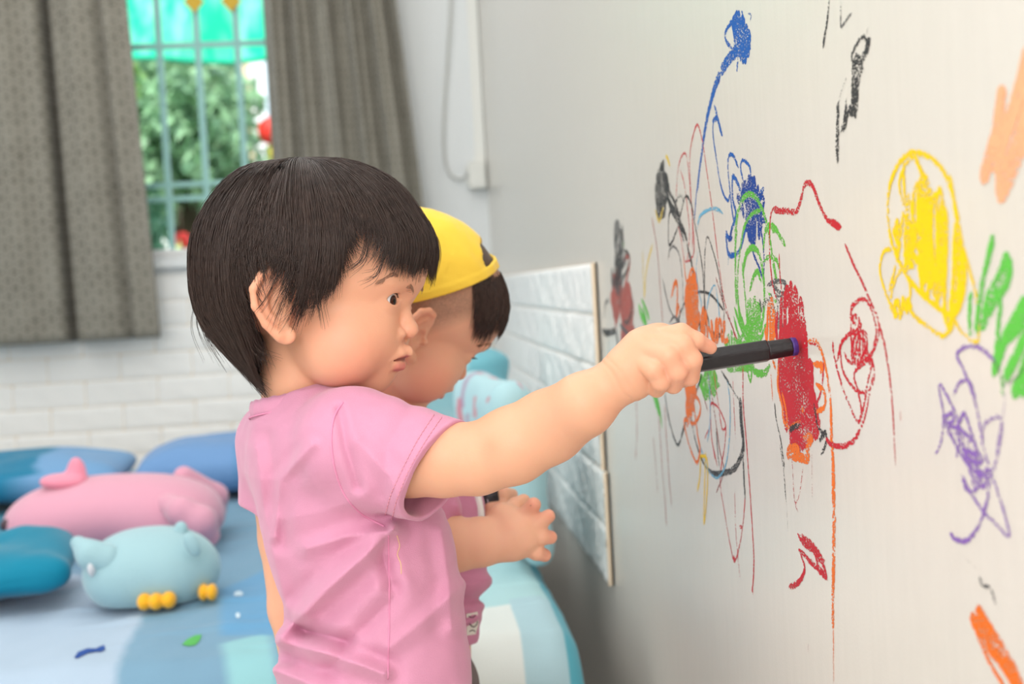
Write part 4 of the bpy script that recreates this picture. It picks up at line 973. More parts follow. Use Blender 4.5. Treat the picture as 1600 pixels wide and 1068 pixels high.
sdf_obj('flipper', f_flip2, cg + np.array([.05, .0, -.12]), cg + np.array([.26, .2, .12]), .005, M_pink, pk)
e = at(25, 812, Yg - .04); bm = bmesh.new(); bmesh.ops.create_uvsphere(bm, u_segments=16, v_segments=10, radius=.013, matrix=Matrix.Translation(Vector((cg[0] - .186, cg[1] - .05, cg[2] - .005)))); bm_obj('eye', bm, mat('plush_eye', lin(72, 52, 62), .3), pk, True)
# blue bird plush
Yo = 1.98; bo = at(240, 892, Yo); bo[2] = ZB + .057
bd = thing('plush_toy', 'pale blue plush bird with orange feet lying in front of the pink plush', 'plush toy', (bo[0], Yo, ZB))
M_bird = plush('blue_plush', lin(158, 194, 203))
def f_bird(P):
    d = sd_ell(P, bo, (.09, .08, .06)); d = smin(d, sd_ell(P, bo + np.array([.03, 0, -.012]), (.066, .078, .05)), .03)
    d = smin(d, sd_ell(P, bo + np.array([-.04, 0, -.01]), (.062, .075, .052)), .03)
    return np.maximum(d, ZB + .009 - P[:, 2])
sdf_obj('body', f_bird, bo - .14, bo + .14, .003, M_bird, bd)
def f_wing(P):
    d = sd_chain(P, [at(168, 872, Yo - .05), at(142, 866, Yo - .05), at(122, 848, Yo - .04)], [.022, .02, .011], .012)
    return smin(d, sd_cap(P, at(145, 870, Yo - .05), at(150, 888, Yo - .05), .012, .009), .01)
w0 = at(142, 865, Yo - .05); sdf_obj('wing', f_wing, w0 - .06, w0 + .06, .0025, M_bird, bd)
w0 = at(300, 850, Yo - .07); sdf_obj('ear_tuft', lambda P: sd_ell(P, w0, (.011, .009, .019), rot(0, 0, -25)), w0 - .03, w0 + .03, .002, M_bird, bd)
w1 = at(282, 830, Yo - .01); sdf_obj('ear_tuft', lambda P: sd_ell(P, w1, (.011, .009, .016), rot(0, 0, 10)), w1 - .03, w1 + .03, .002, M_bird, bd)
M_or = plush('orange_plush', lin(246, 180, 46))
def foot(c, wd, toes):
    def f(P):
        d = None
        for k in range(toes):
            o_ = (k - (toes - 1) / 2) * wd
            e = sd_ell(P, c + np.array([o_, -.004 * (1 - abs(k - 1)), 0]), (wd * .62, .017, .0125)); d = e if d is None else smin(d, e, .003)
        return d
    return f
w2 = at(245, 938, Yo - .083); w2[2] = max(w2[2], ZB + .012); sdf_obj('foot', foot(w2, .0175, 3), w2 - .06, w2 + .06, .0018, M_or, bd)
w3 = at(325, 924, Yo - .055); w3[2] = max(w3[2], ZB + .012); sdf_obj('foot', foot(w3, .013, 2), w3 - .05, w3 + .05, .0018, M_or, bd)
w4 = at(141, 885, Yo - .055); sdf_obj('tummy_patch', lambda P: sd_ell(P, w4 + np.array([.004, 0, 0]), (.007, .02, .015)), w4 - .03, w4 + .03, .002, plush('white_plush', lin(214, 216, 222)), bd)

# ================================================================== the children: shared head, hair and skin
def pose(yaw, pitch, roll):
    y, p, r = map(math.radians, (yaw, pitch, roll)); c, s = math.cos, math.sin
    Rr = np.array([[1, 0, 0], [0, c(r), s(r)], [0, -s(r), c(r)]])
    Rp = np.array([[c(p), 0, -s(p)], [0, 1, 0], [s(p), 0, c(p)]])
    Ry = np.array([[c(y), s(y), 0], [-s(y), c(y), 0], [0, 0, 1]])
    M = Ry @ Rp @ Rr                                        # local (forward, far side, down) -> (right, away, down)
    return np.stack([RIGHT, FWD, -UP], 1) @ M               # local -> world
class Head:
    """head frame: x to the face, w to the side away from the camera, v down; unit about half a millimetre"""
    def __init__(s, C, unit, yaw, pitch, roll=0, cran=1.0, lid=1.0, ears=True):
        s.C = np.asarray(C, float); s.u = unit; s.M = pose(yaw, pitch, roll); s.cran = cran; s.lid = lid
    def loc(s, P): return (((P - s.C.astype(np.float32)) @ s.M.astype(np.float32)) / s.u).astype(np.float32)
    def wor(s, q): return s.C + (np.asarray(q, float) @ s.M.T) * s.u
    EYE = np.array([124.5, 38.5, 41.0]); ER = 21.5
    def dist(s, q):
        k = s.cran; x = q[:, 0]
        sy = q.copy(); sy[:, 1] = np.abs(sy[:, 1])          # the face is symmetrical: work on one side
        d = sd_ell(q, (5, 0, -35 + 8 * (1 - k)), (168 * k, 130 * k, 146 * k))
        d = smin(d, sd_ell(q, (100, 0, -26), (74, 84, 86)), 40)
        d = smin(d, sd_ell(q, (50, 0, 104), (84, 88, 78)), 34)
        d = smin(d, sd_ell(sy, (74, 50, 98), (57, 52, 60)), 24)
        d = smin(d, sd_ell(sy, (64, 58, 118), (48, 46, 50)), 24)
        d = smin(d, sd_ell(q, (102, 0, 120), (47, 38, 40)), 22)
        d = smin(d, sd_sph(q, (97, 0, 157), 27), 24)
        d = smin(d, sd_ell(sy, (112, 32, 82), (30, 32, 44)), 22)          # fills between nose and cheek
        d = smax(d, -sd_ell(sy, (171, 42, 42), (25, 24, 17)), 14)
        d = smin(d, sd_ell(sy, (140, 38, 10), (16, 34, 12)), 20)          # brow
        # nose
        n = sd_cap(q, (142, 0, 40), (153, 0, 78), 9, 12); n = smin(n, sd_sph(q, (156, 0, 85), 13.5), 7)
        n = smin(n, sd_ell(sy, (142, 16.5, 91), (13, 9.5, 9.5)), 4)
        d = smin(d, n, 9)
        d = smax(d, -sd_ell(sy, (152, 7.5, 101), (6, 4.2, 4.5)), 3)
        # lips
        U = sd_cap(sy, (152, 0, 117), (146, 14, 121), 8.2, 6.5); U = smin(U, sd_cap(sy, (146, 14, 121), (131, 29, 131), 6.5, 3), 4)
        U = smin(U, sd_sph(q, (156, 0, 121), 5.5), 5)
        Lo = sd_cap(sy, (141, 0, 141), (137, 13, 140), 8.4, 7.5); Lo = smin(Lo, sd_cap(sy, (137, 13, 140), (129, 27, 133), 7.5, 3), 4)
        d = smin(d, U, 6); d = smin(d, Lo, 6)
        slit = sd_cap(sy, (154, 0, 130), (146, 14, 130), 3.4, 3.0); slit = np.minimum(slit, sd_cap(sy, (146, 14, 130), (131, 30, 133), 3.0, 1.2))
        slit = np.minimum(slit, sd_cap(sy, (135, 0, 131), (133, 12, 131), 5, 4))
        d = smax(d, -slit, 2.5)
        d = smax(d, -sd_cap(sy, (144, 0, 155), (138, 16, 154), 4, 3), 9)   # under the lower lip
        # eyelids over the eyeball
        E = np.array(s.EYE, np.float32); r = q_ = sy - E
        lidb = np.sqrt((r * r).sum(1))
        d = smin(d, lidb - (s.ER + 2.4), 9)
        al = np.degrees(np.arctan2(r[:, 1], r[:, 0])); be = np.degrees(np.arctan2(-r[:, 2], np.hypot(r[:, 0], r[:, 1])))
        t = np.clip((al - 15) / 41.0, -1, 1); sh = np.maximum(1 - t * t, 0)
        up = (25 * s.lid) * sh ** .75 + 2 - 18 * (1 - s.lid); dn = -20 * sh + 1
        op = np.maximum(np.maximum(be - up, dn - be), np.abs(al - 15) - 41) * (np.clip(lidb, 5, 40) * .0175)
        op = np.maximum(np.maximum(op, (s.ER - 1.5) - lidb), lidb - (s.ER + 7))
        d = smax(d, -op, 1.2)
        cr = np.hypot((be - (up + 11)) * lidb * .0175, np.maximum(np.abs(al - 18) - 30, 0) * .4); cr = np.maximum(cr, np.abs(lidb - (s.ER + 2.6)) - 2.5) - .5
        d = smax(d, -cr, 1.4)
        # ears
        ea = s.ear(sy); d = smin(d, ea, 3.5)
        return d
    def ear(s, p):
        # outline points (x, out, v) on the near side; out grows away from the head
        p = p - np.array([14, 8, -3], np.float32)
        pts = [(-8, 108, 22), (-14, 117, 6), (-28, 124, 2), (-43, 131, 10), (-52, 135, 30), (-50, 133, 55), (-37, 124, 80), (-20, 114, 97)]
        h = sd_chain(p, pts, [5.5, 6, 6.3, 6.6, 6.6, 6.4, 7, 10], 3)
        lobe = sd_ell(p, (-12, 109, 97), (15, 8, 14)); h = smin(h, lobe, 6)
        a = np.array([-26, 116, 46.0]); nrm = np.array([.42, .9, .05]); nrm /= np.linalg.norm(nrm)
        t1 = np.array([nrm[1], -nrm[0], 0]); t1 /= np.linalg.norm(t1); t2 = np.cross(nrm, t1)
        Rm = np.stack([t1, t2, nrm], 1)
        pl = sd_ell(p, a, (25, 46, 7), Rm); pl = smax(pl, -sd_ell(p, (-20, 127, 48), (15, 14, 30)), 5)
        anti = sd_chain(p, [(-26, 121, 20), (-38, 127, 38), (-36, 124, 62), (-22, 116, 78)], [3.6, 4, 4, 4], 3)
        e = smin(smin(h, pl, 6), anti, 4)
        back = sd_ell(p, (-20, 100, 50), (18, 16, 38)); e = smin(e, back, 8)
        e = smin(e, sd_sph(p, (-2, 112, 58), 7), 6); e = smax(e, -sd_ell(p, (-15, 122, 54), (11, 14, 15)), 4); e = smax(e, -sd_chain(p, [(-16, 124, 14), (-33, 132, 18), (-43, 135, 36), (-42, 131, 56)], [3, 4, 4, 3], 2), 3)
        return e
    def colour(s, P, c0):
        """skin pigment: lips, warm cheeks, nostrils"""
        q = s.loc(P); sy = q.copy(); sy[:, 1] = np.abs(sy[:, 1]); c = np.tile(np.asarray(c0, np.float32), (len(P), 1))
        def mixc(f, col):
            nonlocal c
            f = np.clip(f, 0, 1)[:, None]; c = c * (1 - f) + np.asarray(col, np.float32) * f
        ch = np.exp(-(((sy[:, 0] - 80) / 48) ** 2 + ((sy[:, 2] - 112) / 46) ** 2)) * np.clip((sy[:, 1] - 8) / 30, 0, 1)
        mixc(ch * .48, lin(236, 150, 128))
        mixc(np.exp(-((sy[:, 0] - 158) ** 2 + sy[:, 1] ** 2 + (sy[:, 2] - 88) ** 2) / 24 ** 2) * .3, lin(238, 160, 136))
        earw = np.clip((sy[:, 1] - 122) / 10, 0, 1) * (np.abs(sy[:, 2] - 43) < 70) * (sy[:, 0] < 20) * (sy[:, 0] > -70); mixc(earw * .3, lin(232, 140, 110))
        Lo = smin(sd_cap(sy, (141, 0, 141), (137, 13, 140), 9.2, 8.3), sd_cap(sy, (137, 13, 140), (129, 27, 133), 8.3, 3.5), 3)
        Up = smin(sd_cap(sy, (152, 0, 122), (146, 14, 124), 7, 5.5), sd_cap(sy, (146, 14, 124), (131, 29, 131), 5.5, 2.5), 3)
        lip = np.minimum(Lo, Up + .5); mixc(np.clip((1.2 - lip) / 2.4, 0, 1) * .85, lin(212, 112, 112))
        sl = np.minimum(sd_cap(sy, (150, 0, 130), (131, 30, 133), 3.6, 1.4), sd_cap(sy, (135, 0, 131), (133, 12, 131), 5, 4))
        mixc(np.clip((1.0 - sl) / 1.5, 0, 1) * .8, lin(120, 50, 52))
        return c
    def gaze_eye(s, side, parent, al, be):
        """glossy eyeball with iris and pupil; side -1 is the near eye"""
        E = s.EYE * np.array([1, side, 1]); nu, nv = 72, 48; V = []; Fc = []; c = []
        a, b = math.radians(al), math.radians(be)
        g = np.array([math.cos(b) * math.cos(a), math.cos(b) * math.sin(a) * (-1) * (1 if side < 0 else -1) * (1), -math.sin(b)])
        t = np.cross(g, (0, 0, 1.0)); t /= np.linalg.norm(t); n = np.cross(g, t)
        for i in range(nv + 1):
            ph = math.pi * i / nv
            for j in range(nu):
                th = 2 * math.pi * j / nu; dd = math.cos(ph) * g + math.sin(ph) * (math.cos(th) * t + math.sin(th) * n)
                deg = math.degrees(ph); r_ = s.ER + 1.3 * math.exp(-(deg / 22) ** 2)
                V.append(E + dd * r_)
                fl = .8 + .35 * math.sin(th * 23) * math.sin(th * 9 + 1)
                c.append(lin(10, 8, 8) if deg < 10 else tuple(x * fl for x in lin(74, 40, 28)) if deg < 21 else lin(38, 24, 22) if deg < 25 else lin(236, 234, 238))
        for i in range(nv):
            for j in range(nu): Fc.append((i * nu + j, i * nu + (j + 1) % nu, (i + 1) * nu + (j + 1) % nu, (i + 1) * nu + j))
        o = mesh_from('eye', s.wor(V), Fc, mat('eyeball', (1, 1, 1), .1, .3, attr='pigment'), parent); set_col(o, c); return o

def strands(name, paths, rad, m, parent, sides=3):
    """paths (N, K, 3) world; rad (N, K): one mesh of fine tapering strands"""
    N, K, _ = paths.shape
    t = np.gradient(paths, axis=1); t /= np.linalg.norm(t, axis=2, keepdims=True) + 1e-12
    ref = np.array([.31, .77, .56]); n = np.cross(t, ref); n /= np.linalg.norm(n, axis=2, keepdims=True) + 1e-12; b = np.cross(t, n)
    a = 2 * np.pi * np.arange(sides) / sides
    V = paths[:, :, None] + rad[:, :, None, None] * (np.cos(a)[None, None, :, None] * n[:, :, None] + np.sin(a)[None, None, :, None] * b[:, :, None])
    idx = np.arange(N * K * sides).reshape(N, K, sides)
    q = np.stack([idx[:, :-1, :], np.roll(idx, -1, 2)[:, :-1, :], np.roll(idx, -1, 2)[:, 1:, :], idx[:, 1:, :]], -1).reshape(-1, 4)
    return mesh_from(name, V.reshape(-1, 3), q, m, parent)
M_hair = mat('dark_hair', lin(56, 41, 36), .4, .5, var=.25, var_scale=160)
M_skin = mat('child_skin', (1, 1, 1), .48, .35, sss=.25, sss_rad=(1, .36, .2), sss_scale=.004, attr='pigment', bump=.06, bump_scale=700)
SKIN = lin(228, 172, 141)

# ================================================================== the girl
FG = 1.12
def G(px, py, dw=0.0): return CAM + ray(px, py) * (FG + dw)
girl = thing('person', 'small child with dark bobbed hair in a pink shirt holding a marker to the wall', 'person', tuple(np.array([G(575, 1000)[0], G(575, 1000)[1], 0])))
hg = Head(G(490, 430), FG / F, 12, 0)
tip = on_wall(1247, 540, .002); DWT = float((tip - CAM) @ FWD) - FG          # marker tip on the wall
DM = DWT - .012                                                              # depth of the fist
# right arm, fist
ARM = [(556, 694, -.06), (640, 710, -.075), (692, 716, -.085), (745, 717, -.093), (800, 696, -.10), (858, 666, -.108), (914, 631, DM + .006), (962, 597, DM + .003)]
ARMR = [.036, .034, .0305, .0282, .0305, .0288, .0242, .0172]
armp = [G(*a) for a in ARM]
mb = G(1005, 578, DM); mk_dir = (tip - mb) / np.linalg.norm(tip - mb)        # marker axis
def f_hand(P):
    m = .000505
    d = sd_chain(P, [G(958, 600, DM + .003), G(984, 578, DM - .002), G(1012, 552, DM - .004), G(1032, 536, DM - .002)], [.0172, .0188, .0195, .0155], .008)
    d = smin(d, sd_sph(P, G(990, 598, DM - .003), .0128), .008)
    fs = [([(1028, 528, -.010), (1064, 521, -.020), (1088, 532, -.020), (1110, 543, -.012)], [.0085, .0078, .0066, .005]),
          ([(1022, 534, -.014), (1066, 540, -.026), (1081, 562, -.025), (1078, 588, -.013), (1066, 593, .004)], [.0088, .0086, .0078, .007, .0062]),
          ([(1010, 545, -.016), (1046, 556, -.028), (1058, 580, -.026), (1052, 600, -.012), (1044, 600, .004)], [.0088, .0086, .0078, .007, .0062]),
          ([(998, 560, -.014), (1022, 577, -.026), (1032, 596, -.023), (1026, 607, -.009), (1020, 604, .004)], [.0085, .0078, .007, .0064, .0058])]
    for pts, r in fs:
        e = sd_chain(P, [G(x, y, DM + w) for x, y, w in pts], r, .002); d = smin(d, e, .0014)
    th = sd_chain(P, [G(995, 588, DM + .008), G(1035, 578, DM + .019), G(1070, 562, DM + .017), G(1092, 550, DM + .011)], [.0105, .0095, .008, .0065], .004)
    d = smin(d, th, .004)
    d = smax(d, -sd_cap(P, mb - mk_dir * .02, tip, .0086), .001)
    # wrist creases
    ax = G(1000, 566, DM) - G(945, 612, DM + .003); ax = ax / np.linalg.norm(ax); wc = G(967, 597, DM + .003)
    h = (P - wc.astype(np.float32)) @ ax.astype(np.float32) + .0015 * np.sin(P[:, 2] * 190); nr = np.exp(-((P - wc) ** 2).sum(1) / .026 ** 2)
    d = d + nr * (.0013 * np.exp(-(h / .0013) ** 2) + .0008 * np.exp(-((h - .0055) / .0012) ** 2))
    d = d.astype(np.float32)
    return d
CT, ST = math.cos(math.radians(40)), math.sin(math.radians(40))
hx_ = np.array([RIGHT[0], RIGHT[1], 0]); hx_ /= np.linalg.norm(hx_); hy_ = np.array([FWD[0], FWD[1], 0]); hy_ /= np.linalg.norm(hy_)
E_FWD = hx_ * CT + hy_ * ST; E_LAT = hx_ * ST - hy_ * CT                      # where the chest points; towards the right shoulder
hip = G(588, 1130, .02)
def legs(P, hip, ef, el, sp=.05, r=.048):
    d = None
    for s_ in (1, -1):
        a = hip + el * sp * s_; k = np.array([a[0], a[1], .235]) + ef * .008; an = np.array([a[0], a[1], .05]) - ef * .004; an2 = np.array([a[0], a[1], .032])
        e = sd_chain(P, [a, k, an], [r * 1.12, r * .78, r * .52], .01)
        e = smin(e, sd_cap(P, an2 - ef * .02 - np.array([0, 0, .006]), an2 + ef * .07 - np.array([0, 0, .013]), .025, .018), .012)
        d = e if d is None else smin(d, e, .004)
    return np.maximum(d, .001 - P[:, 2])
NECK = [G(478, 520, .012), G(470, 590, .012), G(470, 650, .012), G(492, 720, .01)]
def f_girl(P):
    d = hg.dist(hg.loc(P)) * hg.u
    d = smin(d, sd_chain(P, NECK, [.037, .0335, .032, .034], .01), .006)
    return d
def f_arm(P): return smin(sd_chain(P, armp, ARMR, .006), f_hand(P), .006)
def f_girl_low(P):
    d = sd_chain(P, NECK[2:] + [G(515, 800, .01), G(560, 960, .015), hip], [.029, .036, .036, .036, .05], .02)
    la = sd_chain(P, [G(432, 690, .07), G(446, 840, .10), G(456, 950, .095), G(470, 1052, .085)], [.03, .0245, .0215, .0165], .008)
    hc_ = G(474, 1085, .08); la = smin(la, sd_ell(P, hc_, (.016, .018, .024)), .01)
    for k in range(4):
        b0 = hc_ + np.array([-.004 + .0035 * k, -.013 + .0088 * k, -.016]); la = smin(la, sd_chain(P, [b0, b0 + np.array([.004, 0, -.018]), b0 + np.array([.011, 0, -.03])], [.0062, .0056, .005], .002), .002)
    la = smin(la, sd_chain(P, [hc_ + np.array([.008, -.014, 0]), hc_ + np.array([.02, -.02, -.016])], [.007, .0056], .002), .003)
    d = smin(d, la, .02); d = smin(d, sd_chain(P, [G(432, 690, .07), G(492, 700, .01), armp[0]], [.03, .034, .034], .02), .02)
    return smin(d, legs(P, hip, E_FWD, E_LAT), .02)
def island(f, lo, hi, h):
    lo, hi = np.array(lo), np.array(hi)
    return surf_nets(lambda P: np.maximum(f(P), np.max(np.maximum(lo + 2 * h - P, P - hi + 2 * h), 1)), lo, hi, h)
parts = []
parts.append(island(f_girl, hg.C + [-.125, -.115, -.165], hg.C + [.125, .115, .13], .00115))
a0 = np.minimum.reduce([*armp[1:], tip]); a1 = np.maximum.reduce([*armp[1:], G(1120, 500, DM)])
parts.append(island(f_arm, (G(600, 700)[0], a0[1] - .05, a0[2] - .045), (G(1130, 540, DM)[0], a1[1] + .05, G(800, 480, DM)[2]), .0011))
parts.append(island(f_girl_low, (hip[0] - .22, .88, 0), (hip[0] + .16, 1.42, G(480, 650)[2]), .003))
V = np.concatenate([p[0] for p in parts]); o_ = np.cumsum([0] + [len(p[0]) for p in parts[:-1]]); Q = np.concatenate([p[1] + k for p, k in zip(parts, o_)])
body = mesh_from('body', V, Q, M_skin, girl)
c = hg.colour(V, SKIN)
def tint(c, V, pts, r, col, amt):
    for p in pts:
        f = (np.exp(-((V - p) ** 2).sum(1) / r ** 2) * amt)[:, None]; c[:] = c * (1 - f) + np.array(col) * f
tint(c, V, [G(770, 697, -.125)], .008, lin(226, 150, 120), .45)
tint(c, V, [G(1040, 560, DM - .02), G(1060, 590, DM - .02), G(1100, 540, DM - .015)], .014, lin(240, 168, 146), .45)
set_col(body, c)
hg.gaze_eye(-1, girl, 17, -4); hg.gaze_eye(1, girl, -20, -4)
M_nail = mat('nail', lin(246, 206, 190), .25, .5)
def nail(c_, ax, up, l, w, parent):
    ax = ax / np.linalg.norm(ax); up = up - ax * (up @ ax); up /= np.linalg.norm(up); sd = np.cross(ax, up); V = []; Fc = []
    for i in range(7):
        for j in range(7):
            u, v = i / 6 * 2 - 1, j / 6 * 2 - 1; k = math.sqrt(max(0, 1 - .3 * u * u))
            V.append(c_ + ax * u * l + sd * v * w * k - up * (.0022 * v * v + .001 * u * u))
    for i in range(6):
        for j in range(6): Fc.append((i * 7 + j, i * 7 + j + 1, (i + 1) * 7 + j + 1, (i + 1) * 7 + j))
    o = mesh_from('fingernail', V, Fc, M_nail, parent); o.modifiers.new('s', 'SOLIDIFY').thickness = .0006; return o
nail(G(1109, 539, DM - .0135), G(1112, 543, 0) - G(1098, 537, 0), UP * .9 - FWD * .5, .0035, .0032, body)

# ---- hair
GUIDES = {
    0: [(-20, 0, -190), (60, 0, -182), (128, 0, -148), (172, 0, -92), (193, 0, -48), (190, 0, -4)],
    22: [(-20, -4, -190), (58, -36, -177), (122, -52, -140), (163, -60, -85), (181, -62, -42), (176, -62, 2)],
    36: [(-20, -6, -190), (52, -56, -172), (112, -82, -130), (148, -94, -78), (161, -96, -40), (156, -96, -2)],
    52: [(-20, -8, -190), (42, -72, -168), (88, -106, -122), (114, -119, -74), (122, -120, -34), (118, -118, 6)],
    68: [(-20, -10, -190), (28, -82, -166), (64, -124, -114), (84, -136, -56), (84, -134, 0), (70, -124, 44)],
    82: [(-20, -11, -190), (12, -86, -166), (34, -132, -108), (44, -144, -48), (38, -142, 16), (20, -132, 76)],
    95: [(-20, -12, -190), (-6, -88, -166), (2, -136, -108), (2, -148, -48), (-8, -148, 8), (-22, -144, 52)],
    112: [(-20, -12, -190), (-46, -82, -166), (-66, -124, -106), (-76, -138, -44), (-80, -134, 40), (-62, -104, 128)],
    140: [(-20, -8, -190), (-92, -62, -168), (-136, -96, -108), (-156, -106, -30), (-146, -92, 66), (-88, -60, 150)],
    180: [(-20, 0, -190), (-108, 0, -168), (-166, 0, -100), (-190, 0, -12), (-176, 0, 80), (-92, 0, 156)]}
TH = np.array(sorted(GUIDES)); KS = 28
GT = np.stack([catmull(GUIDES[t], KS) for t in TH])
def guide(th, s_):
    """th in degrees (-180..180, positive = near side), s_ 0..1(+)"""
    a = np.abs((th + 180) % 360 - 180); sg = np.where(((th + 180) % 360 - 180) >= 0, 1, -1)
    i = np.clip(np.searchsorted(TH, a, 'right') - 1, 0, len(TH) - 2); f = (a - TH[i]) / (TH[i + 1] - TH[i]); f = f * f * (3 - 2 * f) * .5 + f * .5
    x = np.clip(s_, 0, 1.12) * (KS - 1); j = np.clip(x.astype(int), 0, KS - 2); g = x - j
    p = lambda ii: GT[ii, j] * (1 - g)[:, None] + GT[ii, j + 1] * g[:, None]
    q = p(i) * (1 - f)[:, None] + p(i + 1) * f[:, None]; q[:, 1] *= sg; return q
def s_end(th):
    a = np.abs((th + 180) % 360 - 180)
    return np.interp(a, [0, 28, 36, 43, 50, 58, 66, 78, 85, 91, 98, 104, 109, 115, 180], [.94, .97, .95, .82, .62, .68, .92, .99, .87, .76, .70, .76, .93, 1, 1])
HC = np.array([0, 0, -30.0])
# scalp-covering under layer
nt_, ns_ = 144, 30; V = []; 
for i in range(nt_):
    th = np.full(ns_, -180 + 360 * i / nt_); k = np.interp(abs(th[0]), [0, 40, 46, 60, 68, 84, 90, 106, 114, 180], [.8, .66, .5, .52, .72, .84, .9, .9, .84, .84])
    p = guide(th, np.linspace(0, 1, ns_) * s_end(th) * k); V.append(HC + (p - HC) * np.linspace(.965, .95, ns_)[:, None])
V = np.array(V).reshape(-1, 3); idx = np.arange(nt_ * ns_).reshape(nt_, ns_); Q = np.stack([idx[:, :-1], np.roll(idx, -1, 0)[:, :-1], np.roll(idx, -1, 0)[:, 1:], idx[:, 1:]], -1).reshape(-1, 4)
hair = mesh_from('hair', hg.wor(V), Q, mat('hair_under', lin(38, 28, 25), .5, .3), girl)
def lay(n, seed, near=.68):
    g = np.random.default_rng(seed); K = 13
    nc = n // 9; cth = np.where(g.uniform(size=nc) < near, g.uniform(-8, 188, nc), g.uniform(-180, -8, nc)); cs = g.normal(0, 1, (nc, 3))
    ci = g.integers(0, nc, n); th0 = cth[ci] + g.normal(0, 2.2, n)
    s0 = g.uniform(0, 1, n) ** .8 * .55; s1 = s_end(th0) * (1 + g.normal(0, .035, n) + cs[ci, 0] * .03)
    t = np.linspace(0, 1, K); P = np.empty((n, K, 3))
    rad0 = .962 + g.uniform(-.004, .006, n); rad1 = 1.0 + g.normal(0, .010, n) + cs[ci, 1] * .010
    dth = cs[ci, 2] * 4.0 + g.normal(0, 1.6, n); conv = (cth[ci] - th0) * .7
    for k in range(K):
        s_ = s0 + (s1 - s0) * t[k]; th = th0 + (dth + conv) * t[k] ** 2
        p = guide(th, s_); r = rad0 + (rad1 - rad0) * np.minimum(t[k] * 2.2, 1); P[:, k] = HC + (p - HC) * r[:, None]
    P[:, :, :] += g.normal(0, .5, (n, 1, 3)) * t[None, :, None]
    R_ = np.interp(t, [0, .1, .7, 1], [.45, .62, .55, .16])[None] * g.uniform(.75, 1.2, (n, 1))
    return P, R_
P, R_ = lay(13000, 4)
strands('hair_strands', hg.wor(P), R_ * hg.u * .85, M_hair, hair)
# loose wisps: temple locks, over the ear, behind the neck
W_ = [([(-74, -98, 30), (-66, -92, 84), (-52, -84, 138)], 90, 9), ([(112, -116, -82), (88, -128, -20), (78, -130, 40)], 26, 5), ([(128, -112, -70), (120, -116, -18), (96, -124, 4)], 14, 4), ([(60, -136, -20), (58, -136, 30), (62, -126, 84)], 10, 5),
      ([(30, -146, -10), (10, -148, 40), (-10, -140, 80)], 12, 6), ([(10, -148, -10), (-10, -150, 38), (-40, -140, 70)], 7, 6), ([(150, -98, -40), (138, -106, 2), (118, -114, 14)], 12, 4),
      ([(-60, -120, 60), (-52, -110, 110), (-20, -96, 128)], 7, 6), ([(-176, -20, 20), (-180, -14, 80), (-150, -10, 132)], 30, 12), ([(-100, -60, 120), (-78, -52, 158), (-66, -46, 172)], 26, 9)]
g_ = np.random.default_rng(12); PP = []
for pts, n, sp in W_:
    for k in range(n):
        q = catmull(np.array(pts) + g_.normal(0, sp * .35, 3), 13) + g_.normal(0, sp, 3) * np.linspace(.2, 1, 13)[:, None] * np.array([1, .25, 1]); PP.append(q)
PP = np.array(PP); strands('loose_wisps', hg.wor(PP), np.interp(np.linspace(0, 1, 13), [0, .6, 1], [.42, .36, .1])[None] * np.ones((len(PP), 1)) * hg.u, M_hair, hair)
# brows and lashes
def on_face(pts, H_, n=12):
    """drop a head-frame polyline onto the modelled face by walking the distance field"""
    q = catmull(pts, n).astype(np.float32)
    for _ in range(12):
        d = H_.dist(q); e = np.eye(3, dtype=np.float32) * .8
        gr = np.stack([H_.dist(q + e[k]) - H_.dist(q - e[k]) for k in range(3)], 1); gr /= np.linalg.norm(gr, axis=1)[:, None] + 1e-9
        q = q - gr * np.clip(d, -6, 6)[:, None] * .8
    return q.astype(float), gr.astype(float)
def brows(H_, parent, side, dens=260, seed=3):
    g = np.random.default_rng(seed); b, gr = on_face([(158, side * 16, 16), (150, side * 34, 6), (134, side * 54, 4), (112, side * 72, 10)], H_, 40); PP = []
    for k in range(dens):
        i = int(g.uniform(0, 34)); fl = b[min(i + 5, 39)] - b[i]; fl = fl / (np.linalg.norm(fl) + 1e-6); upv = np.array([0, 0, -1.0])
        st = b[i] + upv * g.normal(0, 3.6 * (1 - i / 50)) + gr[i] * .9
        dr = fl * .9 + upv * (.55 - i / 45) + gr[i] * .03; l = g.uniform(6, 10)
        PP.append([st + dr * l * t + gr[i] * (.7 * math.sin(t * 3.1)) for t in np.linspace(0, 1, 5)])
    PP = np.array(PP); return strands('eyebrow', H_.wor(PP), np.array([.34, .34, .3, .22, .08])[None] * np.ones((len(PP), 1)) * H_.u, mat('brow_hair', lin(172, 132, 110), .6), parent)
brows(hg, girl, -1); brows(hg, girl, 1, 120, 5)
def lashes(H_, parent, side, n=30, length=6.5, lid=1.0, seed=1):
    g = np.random.default_rng(seed); E = H_.EYE * np.array([1, side, 1]); PP = []; line = []
    for k in range(n):
        al = 15 - 36 + 76 * (k + g.uniform(-.3, .3)) / (n - 1); t = np.clip((al - 15) / 41, -1, 1); sh = max(1 - t * t, 0)
        up = (25 * lid) * sh ** .75 + 2 - 18 * (1 - lid)
        a, b = math.radians(al), math.radians(up); d = np.array([math.cos(b) * math.cos(a), math.cos(b) * math.sin(a) * side, -math.sin(b)])
        st = E + d * (H_.ER + 2.0); line.append(st); L_ = length * (.6 + .4 * sh) * g.uniform(.8, 1.1)
        PP.append([st + (d * .95 + np.array([0, 0, .25])) * L_ * u + np.array([0, 0, -3.2]) * u * u for u in np.linspace(0, 1, 6)])
    PP = np.array(PP); m_ = mat('lash_hair', lin(34, 24, 22), .5)
    o = strands('eyelashes', H_.wor(PP), np.array([.36, .36, .3, .24, .15, .05])[None] * np.ones((n, 1)) * H_.u, m_, parent)
    tube('lash_line', H_.wor(np.array(line)), .6 * H_.u, m_, o, 6); return o
